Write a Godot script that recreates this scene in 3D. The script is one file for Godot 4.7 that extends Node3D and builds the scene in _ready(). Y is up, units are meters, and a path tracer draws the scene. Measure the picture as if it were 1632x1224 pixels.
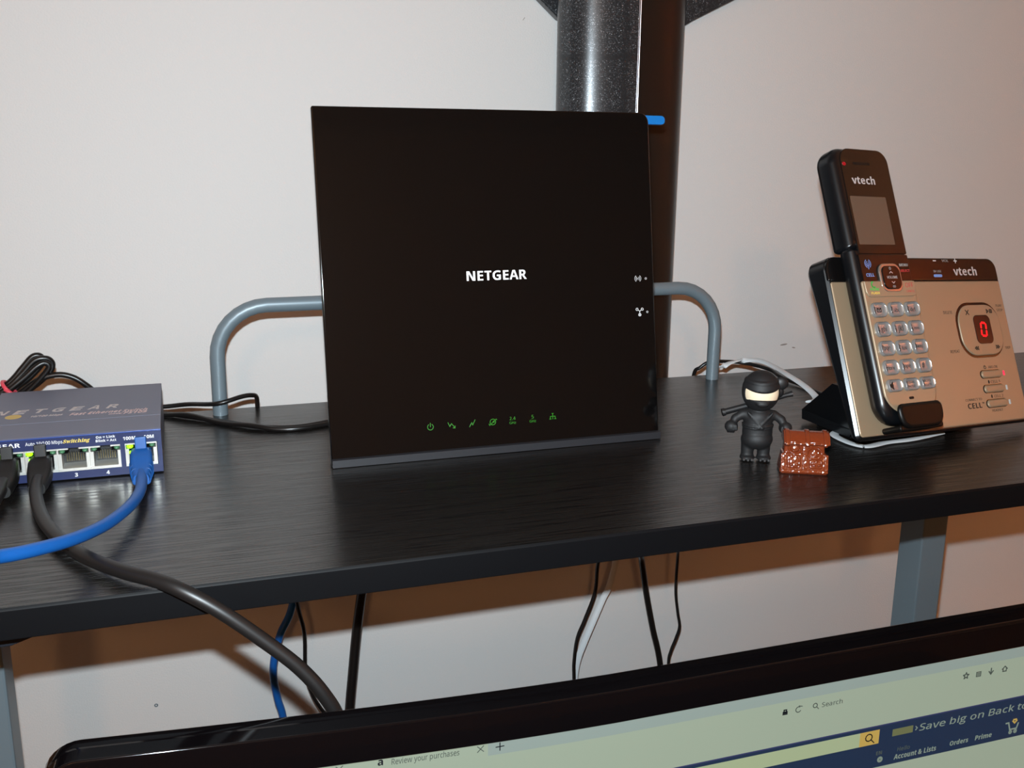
extends Node3D
# A shelf over a desk: router, network switch, cordless phone, two toys, cables; lit by the camera's flash and warm room lamps.
# Shelf top is y = 0, shelf back edge z = 0, the wall behind it z = -0.09. Geometry is written in millimetres and scaled once.

const MM := 0.001
const WALL_Z := -0.09
const PHONE := 0.954   # the phone's drawing is a little large

# ------------------------------------------------------------------ geometry
class Geo:
	var v := PackedVector3Array()
	var uv := PackedVector2Array()
	var T := Transform3D()
	func tri(a: Vector3, b: Vector3, c: Vector3) -> void:
		v.append(T * a); v.append(T * b); v.append(T * c)
	func quad(a: Vector3, b: Vector3, c: Vector3, d: Vector3) -> void:
		tri(a, b, c); tri(a, c, d)
	# rings of equal length, counter-clockwise seen from where they rise to
	func skin(rings: Array, closed := true) -> void:
		for i in rings.size() - 1:
			var p: PackedVector3Array = rings[i]
			var q: PackedVector3Array = rings[i + 1]
			var n := p.size()
			for j in (n if closed else n - 1):
				var k := (j + 1) % n
				quad(p[j], p[k], q[k], q[j])
	func cap(ring: PackedVector3Array, up: bool) -> void:
		var n := ring.size()
		var u := (ring[1] - ring[0]).normalized()
		var nn := Vector3.ZERO
		for i in n:
			nn += ring[i].cross(ring[(i + 1) % n])
		nn = nn.normalized()
		var w := nn.cross(u)
		var flat := PackedVector2Array()
		for p in ring:
			flat.append(Vector2(p.dot(u), p.dot(w)))
		var clean := PackedVector2Array()
		var src := PackedInt32Array()
		for i in n:
			if flat[i].distance_to(flat[(i + n - 1) % n]) > 0.0005:
				clean.append(flat[i])
				src.append(i)
		var tris := Geometry2D.triangulate_polygon(clean) if clean.size() > 2 else PackedInt32Array()
		var idx := PackedInt32Array()
		for t in tris:
			idx.append(src[t])
		if idx.is_empty():   # a bevel larger than a corner's radius: a fan closes it
			var mid := Vector3.ZERO
			for p in ring:
				mid += p / n
			for i in n:
				if up:
					tri(mid, ring[i], ring[(i + 1) % n])
				else:
					tri(mid, ring[(i + 1) % n], ring[i])
		for t in range(0, idx.size(), 3):
			var a := idx[t]; var b := idx[t + 1]; var c := idx[t + 2]
			var ccw := (flat[b] - flat[a]).cross(flat[c] - flat[a]) > 0
			if ccw == up:
				tri(ring[a], ring[b], ring[c])
			else:
				tri(ring[a], ring[c], ring[b])
	static func inset(poly: PackedVector2Array, d: float) -> PackedVector2Array:
		var out := PackedVector2Array()
		var n := poly.size()
		for i in n:
			var e0 := (poly[i] - poly[(i + n - 1) % n]).normalized()
			var e1 := (poly[(i + 1) % n] - poly[i]).normalized()
			var n0 := Vector2(-e0.y, e0.x)
			var n1 := Vector2(-e1.y, e1.x)
			var m := n0 + n1
			m = m / maxf(m.length_squared() * 0.5, 0.3)
			out.append(poly[i] + m * d)
		return out
	static func ring_at(poly: PackedVector2Array, z: float) -> PackedVector3Array:
		var r := PackedVector3Array()
		for p in poly:
			r.append(Vector3(p.x, p.y, z))
		return r
	func extrude(poly: PackedVector2Array, z0: float, z1: float, bevel := 0.0, seg := 2, back := true) -> void:
		var rings := []
		if bevel > 0.0:
			if back:
				for i in seg + 1:
					var a := PI / 2 * i / seg
					rings.append(ring_at(inset(poly, bevel * (1 - sin(a))), z0 + bevel * (1 - cos(a))))
			else:
				rings.append(ring_at(poly, z0))
			for i in seg + 1:
				var a := PI / 2 * i / seg
				rings.append(ring_at(inset(poly, bevel * (1 - cos(a))), z1 - bevel * (1 - sin(a))))
		else:
			rings = [ring_at(poly, z0), ring_at(poly, z1)]
		skin(rings)
		cap(rings[0], false)
		cap(rings[-1], true)
	func box(c: Vector3, s: Vector3, bevel := 0.0) -> void:
		var keep := T
		T = T * Transform3D(Basis(), c)
		var b := minf(bevel, minf(s.x, minf(s.y, s.z)) * 0.45)
		extrude(rrect(-s.x / 2, -s.y / 2, s.x / 2, s.y / 2, b, 2), -s.z / 2, s.z / 2, b, 2)
		T = keep
	static func rrect(x0: float, y0: float, x1: float, y1: float, r: float, seg := 5) -> PackedVector2Array:
		return rrect4(x0, y0, x1, y1, [r, r, r, r], seg)
	# radii: bottom left, bottom right, top right, top left
	static func rrect4(x0: float, y0: float, x1: float, y1: float, r: Array, seg := 5) -> PackedVector2Array:
		var out := PackedVector2Array()
		var cs := [Vector2(x0 + r[0], y0 + r[0]), Vector2(x1 - r[1], y0 + r[1]), Vector2(x1 - r[2], y1 - r[2]), Vector2(x0 + r[3], y1 - r[3])]
		for k in 4:
			if r[k] <= 0.0:
				out.append(cs[k])
				continue
			for i in seg + 1:
				var a: float = PI + PI / 2 * k + PI / 2 * i / seg
				out.append(cs[k] + Vector2(cos(a), sin(a)) * r[k])
		return out
	static func circle(c: Vector2, rx: float, ry: float, n := 20) -> PackedVector2Array:
		var out := PackedVector2Array()
		for i in n:
			var a := TAU * i / n
			out.append(c + Vector2(cos(a) * rx, sin(a) * ry))
		return out
	# profile points (radius, height), bottom to top
	func lathe(prof: Array, n := 24) -> void:
		var rings := []
		for p in prof:
			var r := PackedVector3Array()
			for i in n:
				var a := -TAU * i / n
				r.append(Vector3(cos(a) * p.x, p.y, sin(a) * p.x))
			rings.append(r)
		skin(rings)
		cap(rings[0], false)
		cap(rings[-1], true)
	static func spline(pts: Array, n := 6) -> PackedVector3Array:
		var out := PackedVector3Array()
		for i in pts.size() - 1:
			var a: Vector3 = pts[maxi(i - 1, 0)]
			var b: Vector3 = pts[i]
			var c: Vector3 = pts[i + 1]
			var d: Vector3 = pts[mini(i + 2, pts.size() - 1)]
			for k in n:
				out.append(b.cubic_interpolate(c, a, d, float(k) / n))
		out.append(pts[-1])
		return out
	# round (ry = 0) or flat tube; "side" is the wide direction of a flat one
	func tube(path: PackedVector3Array, rx: float, n := 10, ry := 0.0, side := Vector3.ZERO, radii := PackedFloat32Array()) -> void:
		var rings := []
		var x := Vector3.ZERO
		for i in path.size():
			var t := (path[mini(i + 1, path.size() - 1)] - path[maxi(i - 1, 0)]).normalized()
			var want := side if side != Vector3.ZERO else (x if x != Vector3.ZERO else (Vector3.UP if absf(t.y) < 0.9 else Vector3.RIGHT))
			x = (want - t * want.dot(t)).normalized()
			var y := t.cross(x)
			var k := radii[i] if radii.size() else 1.0
			var r := PackedVector3Array()
			for j in n:
				var a := TAU * j / n
				r.append(path[i] + (x * cos(a) * rx + y * sin(a) * (ry if ry > 0.0 else rx)) * k)
			rings.append(r)
		skin(rings)
		cap(rings[0], false)
		cap(rings[-1], true)
	func ellipsoid(c: Vector3, r: Vector3, n := 16, m := 10) -> void:
		var keep := T
		T = T * Transform3D(Basis.from_scale(r), c)
		var prof := []
		for i in m + 1:
			var a := -PI / 2 + PI * i / m
			prof.append(Vector2(maxf(cos(a), 0.02), sin(a)))
		lathe(prof, n)
		T = keep
	func torus(c: Vector3, R: float, r: float, n := 24, m := 8, squash := 1.0) -> void:   # round the z axis
		var ringsp := []
		for i in n + 1:
			var a := TAU * i / n
			var o := Vector3(cos(a), sin(a), 0)
			var ring := PackedVector3Array()
			for j in m:
				var b := TAU * j / m
				ring.append(c + o * (R + r * cos(b)) * Vector3(1, squash, 1) + Vector3(0, 0, r * sin(b)))
			ringsp.append(ring)
		for i in n:
			for j in m:
				var k := (j + 1) % m
				quad(ringsp[i][j], ringsp[i + 1][j], ringsp[i + 1][k], ringsp[i][k])
	func mesh(angle := 40.0) -> ArrayMesh:
		var n := v.size()
		var fn := PackedVector3Array()
		fn.resize(n / 3)
		var at := {}
		var cosine := cos(deg_to_rad(angle))
		for f in n / 3:
			fn[f] = (v[f * 3 + 1] - v[f * 3]).cross(v[f * 3 + 2] - v[f * 3])
			for k in 3:
				var key := Vector3i((v[f * 3 + k] * 2000.0).round())
				if not at.has(key):
					at[key] = PackedInt32Array()
				at[key].append(f)
		var fu := PackedVector3Array()
		fu.resize(fn.size())
		for f in fn.size():
			fu[f] = fn[f].normalized()
		var ov := PackedVector3Array()
		var on := PackedVector3Array()
		ov.resize(n); on.resize(n)
		for f in n / 3:
			for k in 3:
				var p := v[f * 3 + k]
				var s := Vector3.ZERO
				for g in at[Vector3i((p * 2000.0).round())]:
					if fu[g].dot(fu[f]) >= cosine:
						s += fn[g]
				var to := f * 3 + 2 - k   # clockwise for Godot
				ov[to] = p * 0.001
				on[to] = s.normalized() if s.length_squared() > 0.0 else fu[f]
		var arr := []
		arr.resize(Mesh.ARRAY_MAX)
		arr[Mesh.ARRAY_VERTEX] = ov
		arr[Mesh.ARRAY_NORMAL] = on
		var m := ArrayMesh.new()
		m.add_surface_from_arrays(Mesh.PRIMITIVE_TRIANGLES, arr)
		return m

# ------------------------------------------------------------------ helpers
var M := {}
var fonts := {}

func V(x: float, y: float, z: float) -> Vector3:
	return Vector3(x, y, z) * 1000.0

func mat(key: String, r: float, g: float, b: float, rough := 0.5, metal := 0.0, spec := 0.5) -> StandardMaterial3D:
	var m := StandardMaterial3D.new()
	m.resource_name = key
	m.albedo_color = Color(r / 255.0, g / 255.0, b / 255.0)
	m.roughness = rough
	m.metallic = metal
	m.metallic_specular = spec
	M[key] = m
	return m

func glow(key: String, r: float, g: float, b: float, energy: float) -> StandardMaterial3D:
	var m := mat(key, r * 0.4, g * 0.4, b * 0.4, 0.4)
	m.emission_enabled = true
	m.emission = Color(r / 255.0, g / 255.0, b / 255.0)
	m.emission_energy_multiplier = energy
	return m

func noise(freq: float, octaves: int, seed_: int, size := 512, kind := FastNoiseLite.TYPE_SIMPLEX_SMOOTH) -> NoiseTexture2D:
	var n := FastNoiseLite.new()
	n.noise_type = kind
	n.frequency = freq
	n.fractal_octaves = octaves
	n.seed = seed_
	var t := NoiseTexture2D.new()
	t.width = size; t.height = size
	t.seamless = true
	t.noise = n
	return t

func ramp(t: NoiseTexture2D, stops: Array) -> NoiseTexture2D:
	var g := Gradient.new()
	g.offsets = PackedFloat32Array(stops.map(func(s): return s[0]))
	g.colors = PackedColorArray(stops.map(func(s): return s[1]))
	t.color_ramp = g
	return t

func triplanar(m: StandardMaterial3D, scale_: Vector3) -> void:
	m.uv1_triplanar = true
	m.uv1_world_triplanar = true
	m.uv1_scale = scale_

func part(parent: Node, called: String, shape: Variant, m: Material, xf := Transform3D(), angle := 40.0) -> MeshInstance3D:
	var o := MeshInstance3D.new()
	o.name = called
	o.mesh = shape.mesh(angle) if shape is Geo else shape
	o.material_override = m
	o.transform = xf
	o.cast_shadow = GeometryInstance3D.SHADOW_CASTING_SETTING_ON
	parent.add_child(o, true)
	return o

func thing(called: String, label: String, category: String, at := Vector3.ZERO, group := "") -> Node3D:
	var o := Node3D.new()
	o.name = called
	o.position = at
	add_child(o, true)
	tag(o, label, category, group)
	return o

func tag(o: Node, label: String, category: String, group := "") -> void:
	o.set_meta("label", label)
	o.set_meta("category", category)
	if group:
		o.set_meta("group", group)

func struct(called: String, shape: Geo, m: Material) -> MeshInstance3D:
	var o := part(self, called, shape, m)
	o.set_meta("kind", "structure")
	return o

func font(which: String, bold: bool) -> Font:
	var key := which + str(bold)
	if not fonts.has(key):
		var f := SystemFont.new()
		f.font_names = PackedStringArray([which])
		f.font_weight = 700 if bold else 400
		fonts[key] = f
	return fonts[key]

# lettering as thin raised print, fitted into w x h millimetres round (x, y) on a face; h = 0 keeps the font's own shape
func text(parent: Node, s: String, x: float, y: float, w: float, h: float, m: Material, xf := Transform3D(), z := 0.05, bold := true, slant := 0.0, which := "Droid Sans", called := "lettering", turn := 0.0) -> void:
	var t := TextMesh.new()
	t.font = font(which, bold)
	t.text = s
	t.font_size = 32
	t.pixel_size = 0.01
	t.depth = 0.02
	t.curve_step = 4.0
	var a := t.surface_get_arrays(0)
	var pv: PackedVector3Array = a[Mesh.ARRAY_VERTEX]
	var lo := pv[0]; var hi := pv[0]
	for p in pv:
		lo = lo.min(p); hi = hi.max(p)
	var size := hi - lo
	var kx := w / size.x
	var ky := h / size.y if h > 0.0 else kx
	var mid := (lo + hi) / 2
	for i in pv.size():
		var p := pv[i] - mid
		var q := Vector2(p.x * kx + slant * p.y * ky, p.y * ky).rotated(turn)
		pv[i] = Vector3(x + q.x, y + q.y, z + p.z / 0.02 * 0.06) * MM
	var arr := []
	arr.resize(Mesh.ARRAY_MAX)
	arr[Mesh.ARRAY_VERTEX] = pv
	arr[Mesh.ARRAY_NORMAL] = a[Mesh.ARRAY_NORMAL]
	arr[Mesh.ARRAY_INDEX] = a[Mesh.ARRAY_INDEX]
	var am := ArrayMesh.new()
	am.add_surface_from_arrays(Mesh.PRIMITIVE_TRIANGLES, arr)
	part(parent, called, am, m, xf)

# strokes of an icon, each a list of 2D points, drawn as flat bars
func icon(parent: Node, strokes: Array, x: float, y: float, k: float, wide: float, m: Material, xf := Transform3D(), z := 0.05, called := "symbol") -> void:
	var g := Geo.new()
	for s in strokes:
		for i in s.size() - 1:
			var a: Vector2 = Vector2(x, y) + s[i] * k
			var b: Vector2 = Vector2(x, y) + s[i + 1] * k
			var d := (b - a).normalized() * wide / 2
			var e := Vector2(-d.y, d.x)
			g.extrude(PackedVector2Array([a - d - e, b + d - e, b + d + e, a - d + e]), z - 0.03, z + 0.03)
	part(parent, called, g, m, xf)

func arc(cx: float, cy: float, r: float, a0: float, a1: float, n := 12) -> Array:
	var out := []
	for i in n + 1:
		var a := deg_to_rad(lerpf(a0, a1, float(i) / n))
		out.append(Vector2(cx + cos(a) * r, cy + sin(a) * r))
	return out

func cable(called: String, label: String, m: Material, pts: Array, r: float, n := 10, category := "cable", group := "") -> MeshInstance3D:
	var g := Geo.new()
	g.tube(Geo.spline(pts, 7), r, n)
	var o := part(self, called, g, m)
	tag(o, label, category, group)
	return o

# ------------------------------------------------------------------ scene
func _ready() -> void:
	# camera
	var right := Vector3(0.94757014, 0.00976718, 0.31939856)
	var up := Vector3(0.06592561, 0.97205435, -0.22530902)
	var fwd := Vector3(0.31267339, -0.23455264, -0.92044577)
	var eye := Vector3(-0.07807612, 0.18115234, 0.69644823)
	var cam := Camera3D.new()
	cam.name = "camera"
	cam.transform = Transform3D(Basis(right, up, -fwd).orthonormalized(), eye)
	cam.fov = rad_to_deg(2.0 * atan(612.0 / 1591.575))
	cam.near = 0.02
	cam.far = 30.0
	add_child(cam)
	cam.current = true
	var we := WorldEnvironment.new()
	we.name = "environment"
	var env := Environment.new()
	env.background_mode = Environment.BG_COLOR
	env.background_color = Color.BLACK
	env.tonemap_mode = Environment.TONE_MAPPER_LINEAR
	env.tonemap_exposure = 1.0
	env.sdfgi_enabled = true
	env.ssao_enabled = true
	env.ssil_enabled = true
	we.environment = env
	add_child(we)
	# the flash just above the lens
	var flash := AreaLight3D.new()
	flash.name = "flash"
	flash.transform = Transform3D(Basis(right, up, -fwd).orthonormalized(), eye + up * 0.032 - right * 0.004)
	flash.area_size = Vector2(0.009, 0.006)
	flash.area_range = 8.0
	flash.light_energy = 0.66
	flash.light_color = Color(0.9, 0.965, 1.0)
	flash.shadow_enabled = true
	add_child(flash)

	materials()
	room()
	lamps()
	desk()
	column()
	monitor()
	router()
	network_switch()
	switch_cables()
	phone()
	ninja()
	chest()
	loose_cables()

func materials() -> void:
	var wall := mat("wall paint", 212, 209, 206, 0.75, 0.0, 0.3)
	triplanar(wall, Vector3(9, 9, 9))
	wall.heightmap_enabled = true
	wall.heightmap_texture = noise(0.12, 4, 3)
	wall.heightmap_scale = 0.012
	mat("ceiling paint", 205, 200, 192, 0.9)
	mat("floor carpet", 110, 95, 80, 0.95)
	var wood := mat("black wood", 255, 255, 255, 0.26, 0.0, 0.68)
	triplanar(wood, Vector3(0.45, 24, 24))
	wood.albedo_texture = ramp(noise(0.05, 3, 11), [[0.0, Color8(6, 5, 5)], [0.36, Color8(12, 10, 10)], [0.46, Color8(25, 22, 20)], [1.0, Color8(29, 26, 24)]])
	wood.heightmap_enabled = true
	wood.heightmap_texture = ramp(noise(0.05, 3, 11), [[0.0, Color(0, 0, 0)], [0.34, Color(0.4, 0.4, 0.4)], [0.46, Color(1, 1, 1)], [1.0, Color(1, 1, 1)]])
	wood.heightmap_scale = 0.012
	mat("edge band", 9, 9, 11, 0.5, 0.0, 0.25)
	mat("steel grey", 112, 125, 132, 0.4, 0.2)
	mat("dark steel", 22, 26, 34, 0.5, 0.3)
	var fl := mat("flake metal", 255, 255, 255, 0.29, 0.3)
	triplanar(fl, Vector3(10, 10, 10))
	fl.albedo_texture = ramp(noise(0.5, 1, 5, 512, FastNoiseLite.TYPE_VALUE), [[0.0, Color8(42, 43, 45)], [0.8, Color8(52, 53, 55)], [0.88, Color8(150, 154, 160)], [1.0, Color8(235, 240, 245)]])
	fl.roughness_texture = ramp(noise(0.5, 1, 5, 512, FastNoiseLite.TYPE_VALUE), [[0.0, Color(1, 1, 1)], [0.78, Color(1, 1, 1)], [0.9, Color(0.5, 0.5, 0.5)], [1.0, Color(0.5, 0.5, 0.5)]])
	mat("gloss black", 9, 8, 8, 0.08)
	mat("satin black", 20, 19, 19, 0.38)
	mat("column black", 20, 17, 15, 0.36)
	mat("seam metal", 170, 172, 178, 0.25, 0.9)
	mat("router foot", 31, 31, 35, 0.5)
	mat("white print", 225, 225, 225, 0.6)
	mat("grey print", 150, 148, 145, 0.6)
	mat("black print", 25, 22, 20, 0.6)
	mat("red print", 190, 60, 60, 0.6)
	mat("blue print", 120, 150, 210, 0.6)
	mat("green print", 60, 190, 80, 0.6)
	mat("yellow print", 235, 205, 90, 0.6)
	mat("pale print", 188, 178, 176, 0.6)
	mat("pink print", 205, 176, 172, 0.6)
	mat("gold print", 200, 170, 90, 0.5)
	mat("switch grey", 108, 110, 126, 0.55, 0.1)
	mat("switch blue", 13, 27, 74, 0.45)
	mat("blue edge", 40, 66, 130, 0.3, 0.2)
	mat("port metal", 205, 203, 196, 0.35, 0.55)
	mat("port dark", 8, 8, 9, 0.5)
	mat("contacts", 90, 80, 55, 0.35, 0.8)
	mat("led off", 70, 120, 85, 0.25)
	glow("led green", 150, 255, 20, 2.2)
	glow("icon green", 70, 215, 40, 0.22)
	glow("digit red", 255, 20, 30, 1.3)
	glow("led red", 255, 45, 85, 1.1)
	glow("dim red", 190, 15, 30, 0.6)
	mat("blue plastic", 12, 80, 150, 0.42)
	mat("blue tab", 0, 108, 182, 0.45)
	mat("black cable", 20, 17, 16, 0.33)
	mat("thick cable", 22, 19, 18, 0.42)
	mat("boot black", 16, 14, 13, 0.5)
	mat("white cable", 205, 207, 208, 0.45)
	mat("twist tie", 215, 70, 85, 0.4)
	mat("phone silver", 160, 138, 112, 0.36, 0.25)
	mat("phone black", 14, 12, 12, 0.16)
	mat("lip black", 13, 11, 10, 0.4, 0.0, 0.35)
	mat("phone side", 10, 12, 15, 0.3)
	mat("key silver", 150, 149, 148, 0.2, 0.45)
	mat("chrome", 190, 180, 170, 0.22, 0.85)
	mat("screen film", 92, 76, 64, 0.25)
	mat("display window", 40, 22, 20, 0.15)
	mat("light pipe", 185, 190, 190, 0.3)
	mat("ninja black", 19, 18, 19, 0.62)
	mat("ninja dark", 21, 20, 21, 0.5)
	mat("ninja toe", 62, 60, 60, 0.4)
	mat("skin", 238, 216, 184, 0.55)
	var br := mat("brown gloss", 112, 45, 21, 0.16)
	br.clearcoat_enabled = true
	br.clearcoat = 1.0
	triplanar(br, Vector3(60, 60, 60))
	br.uv1_world_triplanar = false
	br.heightmap_enabled = true
	br.heightmap_texture = noise(0.02, 2, 8, 256)
	br.heightmap_scale = 0.03
	br.clearcoat_roughness = 0.08
	mat("bezel black", 8, 6, 7, 0.07)
	mat("monitor back", 18, 18, 18, 0.6)
	glow("screen page", 174, 188, 166, 0.58)
	glow("screen tabs", 166, 182, 174, 0.53)
	glow("screen navy", 34, 54, 84, 0.5)
	glow("screen line", 60, 66, 110, 0.5)
	glow("screen field", 176, 190, 150, 0.62)
	glow("screen yellow", 196, 164, 84, 0.7)
	glow("screen white", 150, 165, 150, 0.55)
	glow("screen tan", 120, 125, 85, 0.55)
	glow("screen ink", 30, 36, 44, 0.25)
	glow("screen grey ink", 96, 106, 98, 0.4)
	glow("lamp bulb", 255, 190, 120, 3.0)
	mat("lamp metal", 60, 58, 55, 0.4, 0.6)
	var sh := mat("lamp shade", 225, 205, 175, 0.8)
	sh.backlight_enabled = true
	sh.backlight = Color(0.7, 0.55, 0.4)

func room() -> void:
	var x0 := -1900.0; var x1 := 2100.0; var y0 := -1100.0; var y1 := 1350.0; var z0 := WALL_Z * 1000.0; var z1 := 3300.0
	var cx := (x0 + x1) / 2; var cy := (y0 + y1) / 2; var cz := (z0 + z1) / 2
	var w: MeshInstance3D
	for a in [["floor", Vector3(cx, y0 - 50, cz), Vector3(x1 - x0 + 200, 100, z1 - z0 + 200), "floor carpet"],
			["ceiling", Vector3(cx, y1 + 50, cz), Vector3(x1 - x0 + 200, 100, z1 - z0 + 200), "ceiling paint"],
			["wall_back", Vector3(cx, cy, z0 - 50), Vector3(x1 - x0 + 200, y1 - y0, 100), "wall paint"],
			["wall_front", Vector3(cx, cy, z1 + 50), Vector3(x1 - x0 + 200, y1 - y0, 100), "wall paint"],
			["wall_left", Vector3(x0 - 50, cy, cz), Vector3(100, y1 - y0, z1 - z0), "wall paint"],
			["wall_right", Vector3(x1 + 50, cy, cz), Vector3(100, y1 - y0, z1 - z0), "wall paint"]]:
		var g := Geo.new()
		g.box(a[1], a[2])
		var o := struct(a[0], g, M[a[3]])
		if a[0] == "wall_back":
			w = o
	# a small plugged hole and two scuffs in the paint
	var h := Geo.new()
	h.T = Transform3D(Basis(), Vector3(-115.8, -269.2, z0))
	h.torus(Vector3(0, 0, 0.1), 1.1, 0.5, 14, 6)
	part(w, "plugged_hole", h, M["steel grey"])
	mat("scuff", 150, 140, 132, 0.8)
	for s in [[195.9, 276.4, 3.4, 0.5, 0.9], [457, 0.5, 9, 1.6, 0.1], [468, -3, 5, 1.2, -0.2]]:
		var g := Geo.new()
		g.extrude(Geo.circle(Vector2.ZERO, s[2] / 2, s[3] / 2, 10), -0.05, 0.06)
		part(w, "scuff", g, M["scuff"], Transform3D(Basis(Vector3.BACK, s[4]), Vector3(s[0], s[1], z0) * MM))

func omni(parent: Node, called: String, at: Vector3, energy: float, size: float, color: Color) -> void:
	var l := OmniLight3D.new()
	l.name = called
	l.position = at
	l.light_energy = energy
	l.light_color = color
	l.light_size = size
	l.omni_range = 9.0
	l.omni_attenuation = 2.0
	l.shadow_enabled = true
	parent.add_child(l)

func lamps() -> void:
	# a floor lamp to the right of the desk
	var t := thing("floor_lamp", "floor lamp with a pale drum shade standing right of the desk", "lamp", Vector3(1.55, -1.1, 0.75))
	var g := Geo.new()
	g.lathe([Vector2(140, 0), Vector2(140, 18), Vector2(120, 26), Vector2(12, 30)], 32)
	part(t, "base", g, M["lamp metal"])
	g = Geo.new()
	g.lathe([Vector2(9, 25), Vector2(9, 1500)], 16)
	part(t, "pole", g, M["lamp metal"])
	g = Geo.new()
	g.lathe([Vector2(6, 1480), Vector2(16, 1500), Vector2(18, 1540), Vector2(34, 1590), Vector2(30, 1630), Vector2(6, 1650)], 20)
	part(t, "bulb", g, M["lamp bulb"])
	var sh := Geo.new()
	for k in [1.0, 0.985]:
		var rings := []
		for y in [1460.0, 1720.0]:
			var r := PackedVector3Array()
			for i in 40:
				var a := -TAU * i / 40 * (1.0 if k == 1.0 else -1.0)
				r.append(Vector3(cos(a) * 170 * k, y, sin(a) * 170 * k))
			rings.append(r)
		sh.skin(rings)
	part(t, "shade", sh, M["lamp shade"])
	omni(t, "floor_lamp_glow", Vector3(0, 1.6, 0), 0.42, 0.03, Color(1.0, 0.66, 0.42))
	# a pendant behind the photographer
	t = thing("pendant_lamp", "white glass globe pendant hanging from the ceiling behind the photographer", "lamp", Vector3(-0.6, 1.0, 2.5))
	g = Geo.new()
	g.ellipsoid(Vector3.ZERO, Vector3(90, 90, 90), 28, 16)
	part(t, "globe", g, M["lamp bulb"])
	g = Geo.new()
	g.lathe([Vector2(30, 85), Vector2(26, 110), Vector2(4, 116), Vector2(4, 344), Vector2(45, 346), Vector2(45, 349)], 20)
	part(t, "stem", g, M["lamp metal"])
	omni(t, "pendant_glow", Vector3.ZERO, 0.5, 0.085, Color(1.0, 0.7, 0.45))

func desk() -> void:
	var t := thing("desk", "black wood-grain desk hutch shelf on grey steel posts against the wall", "desk", Vector3(0.14, -1.1, 0.0))
	var xf := Transform3D(Basis(), -t.position)
	# shelf: the front edge bows by two millimetres
	var xs := PackedFloat32Array()
	for i in 25:
		xs.append(-440.0 + i * 50.0)
	var top := PackedVector2Array()
	for i in xs.size():
		var k := (xs[i] - 100.0) / 420.0
		top.append(Vector2(xs[i], -(287.0 + 1.5 * maxf(0.0, 1.0 - k * k))))
	var poly := PackedVector2Array(top)
	poly.append(Vector2(xs[-1], 0)); poly.append(Vector2(xs[0], 0))
	var g := Geo.new()
	g.T = Transform3D(Basis(Vector3.RIGHT, -PI / 2), Vector3.ZERO)
	g.extrude(poly, -13.8, 0.0, 0.0)
	var shelf := part(t, "shelf", g, M["black wood"], xf, 30.0)
	g = Geo.new()
	var prof := [Vector2(0.0, -13.9), Vector2(0.7, -13.6), Vector2(0.9, -13.0), Vector2(0.9, -1.3), Vector2(0.7, -0.8), Vector2(0.0, 0.05)]
	var rings := []
	for p in top:
		var r := PackedVector3Array()
		for q in prof:
			r.append(Vector3(p.x, q.y, -p.y + q.x))
		rings.append(r)
	for i in rings.size() - 1:
		for j in prof.size() - 1:
			g.quad(rings[i][j], rings[i + 1][j], rings[i + 1][j + 1], rings[i][j + 1])
	var band := part(shelf, "edge_band", g, M["edge band"])
	band.set_meta("label", "smooth black edge strip along the shelf front")
	# back rail: one bent tube behind the router
	g = Geo.new()
	var rp := [V(-0.0548, -0.004, 0.013), V(-0.0548, 0.0395, 0.013)]
	for i in range(1, 8):
		var a := PI - PI / 2 * i / 8.0
		rp.append(V(-0.0548 + 0.034 + 0.034 * cos(a), 0.0395 + 0.034 * sin(a), 0.013))
	rp.append(V(-0.0208, 0.0735, 0.013)); rp.append(V(0.1, 0.0738, 0.013)); rp.append(V(0.2885, 0.0738, 0.013))
	for i in range(1, 8):
		var a := PI / 2 - PI / 2 * i / 8.0
		rp.append(V(0.2885 + 0.034 * cos(a), 0.0398 + 0.034 * sin(a), 0.013))
	rp.append(V(0.3225, 0.0398, 0.013)); rp.append(V(0.3225, -0.004, 0.013))
	g.tube(PackedVector3Array(rp), 5.0, 18)
	part(t, "back_rail", g, M["steel grey"], xf)
	# square posts, desk top, legs and brackets
	for x in [-0.2, 0.481]:
		g = Geo.new()
		g.box(Vector3(x * 1000, -557, 87), Vector3(24, 1086, 26), 1.6)
		part(t, "post", g, M["steel grey"], xf)
		g = Geo.new()
		g.box(Vector3(x * 1000, -1092, 350), Vector3(60, 16, 600), 4)
		part(t, "foot", g, M["steel grey"], xf)
	g = Geo.new()
	g.extrude(PackedVector2Array([Vector2(-205, -25.5), Vector2(-153, -25.5), Vector2(-139, -21.0), Vector2(-136, -13.8), Vector2(-205, -13.8)]), 74.0, 270.0, 0.8)
	part(t, "bracket", g, M["dark steel"], xf)
	g = Geo.new()
	g.box(Vector3(150, -435, 500), Vector3(1180, 30, 720), 3)
	part(t, "desktop", g, M["black wood"], xf)

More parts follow.
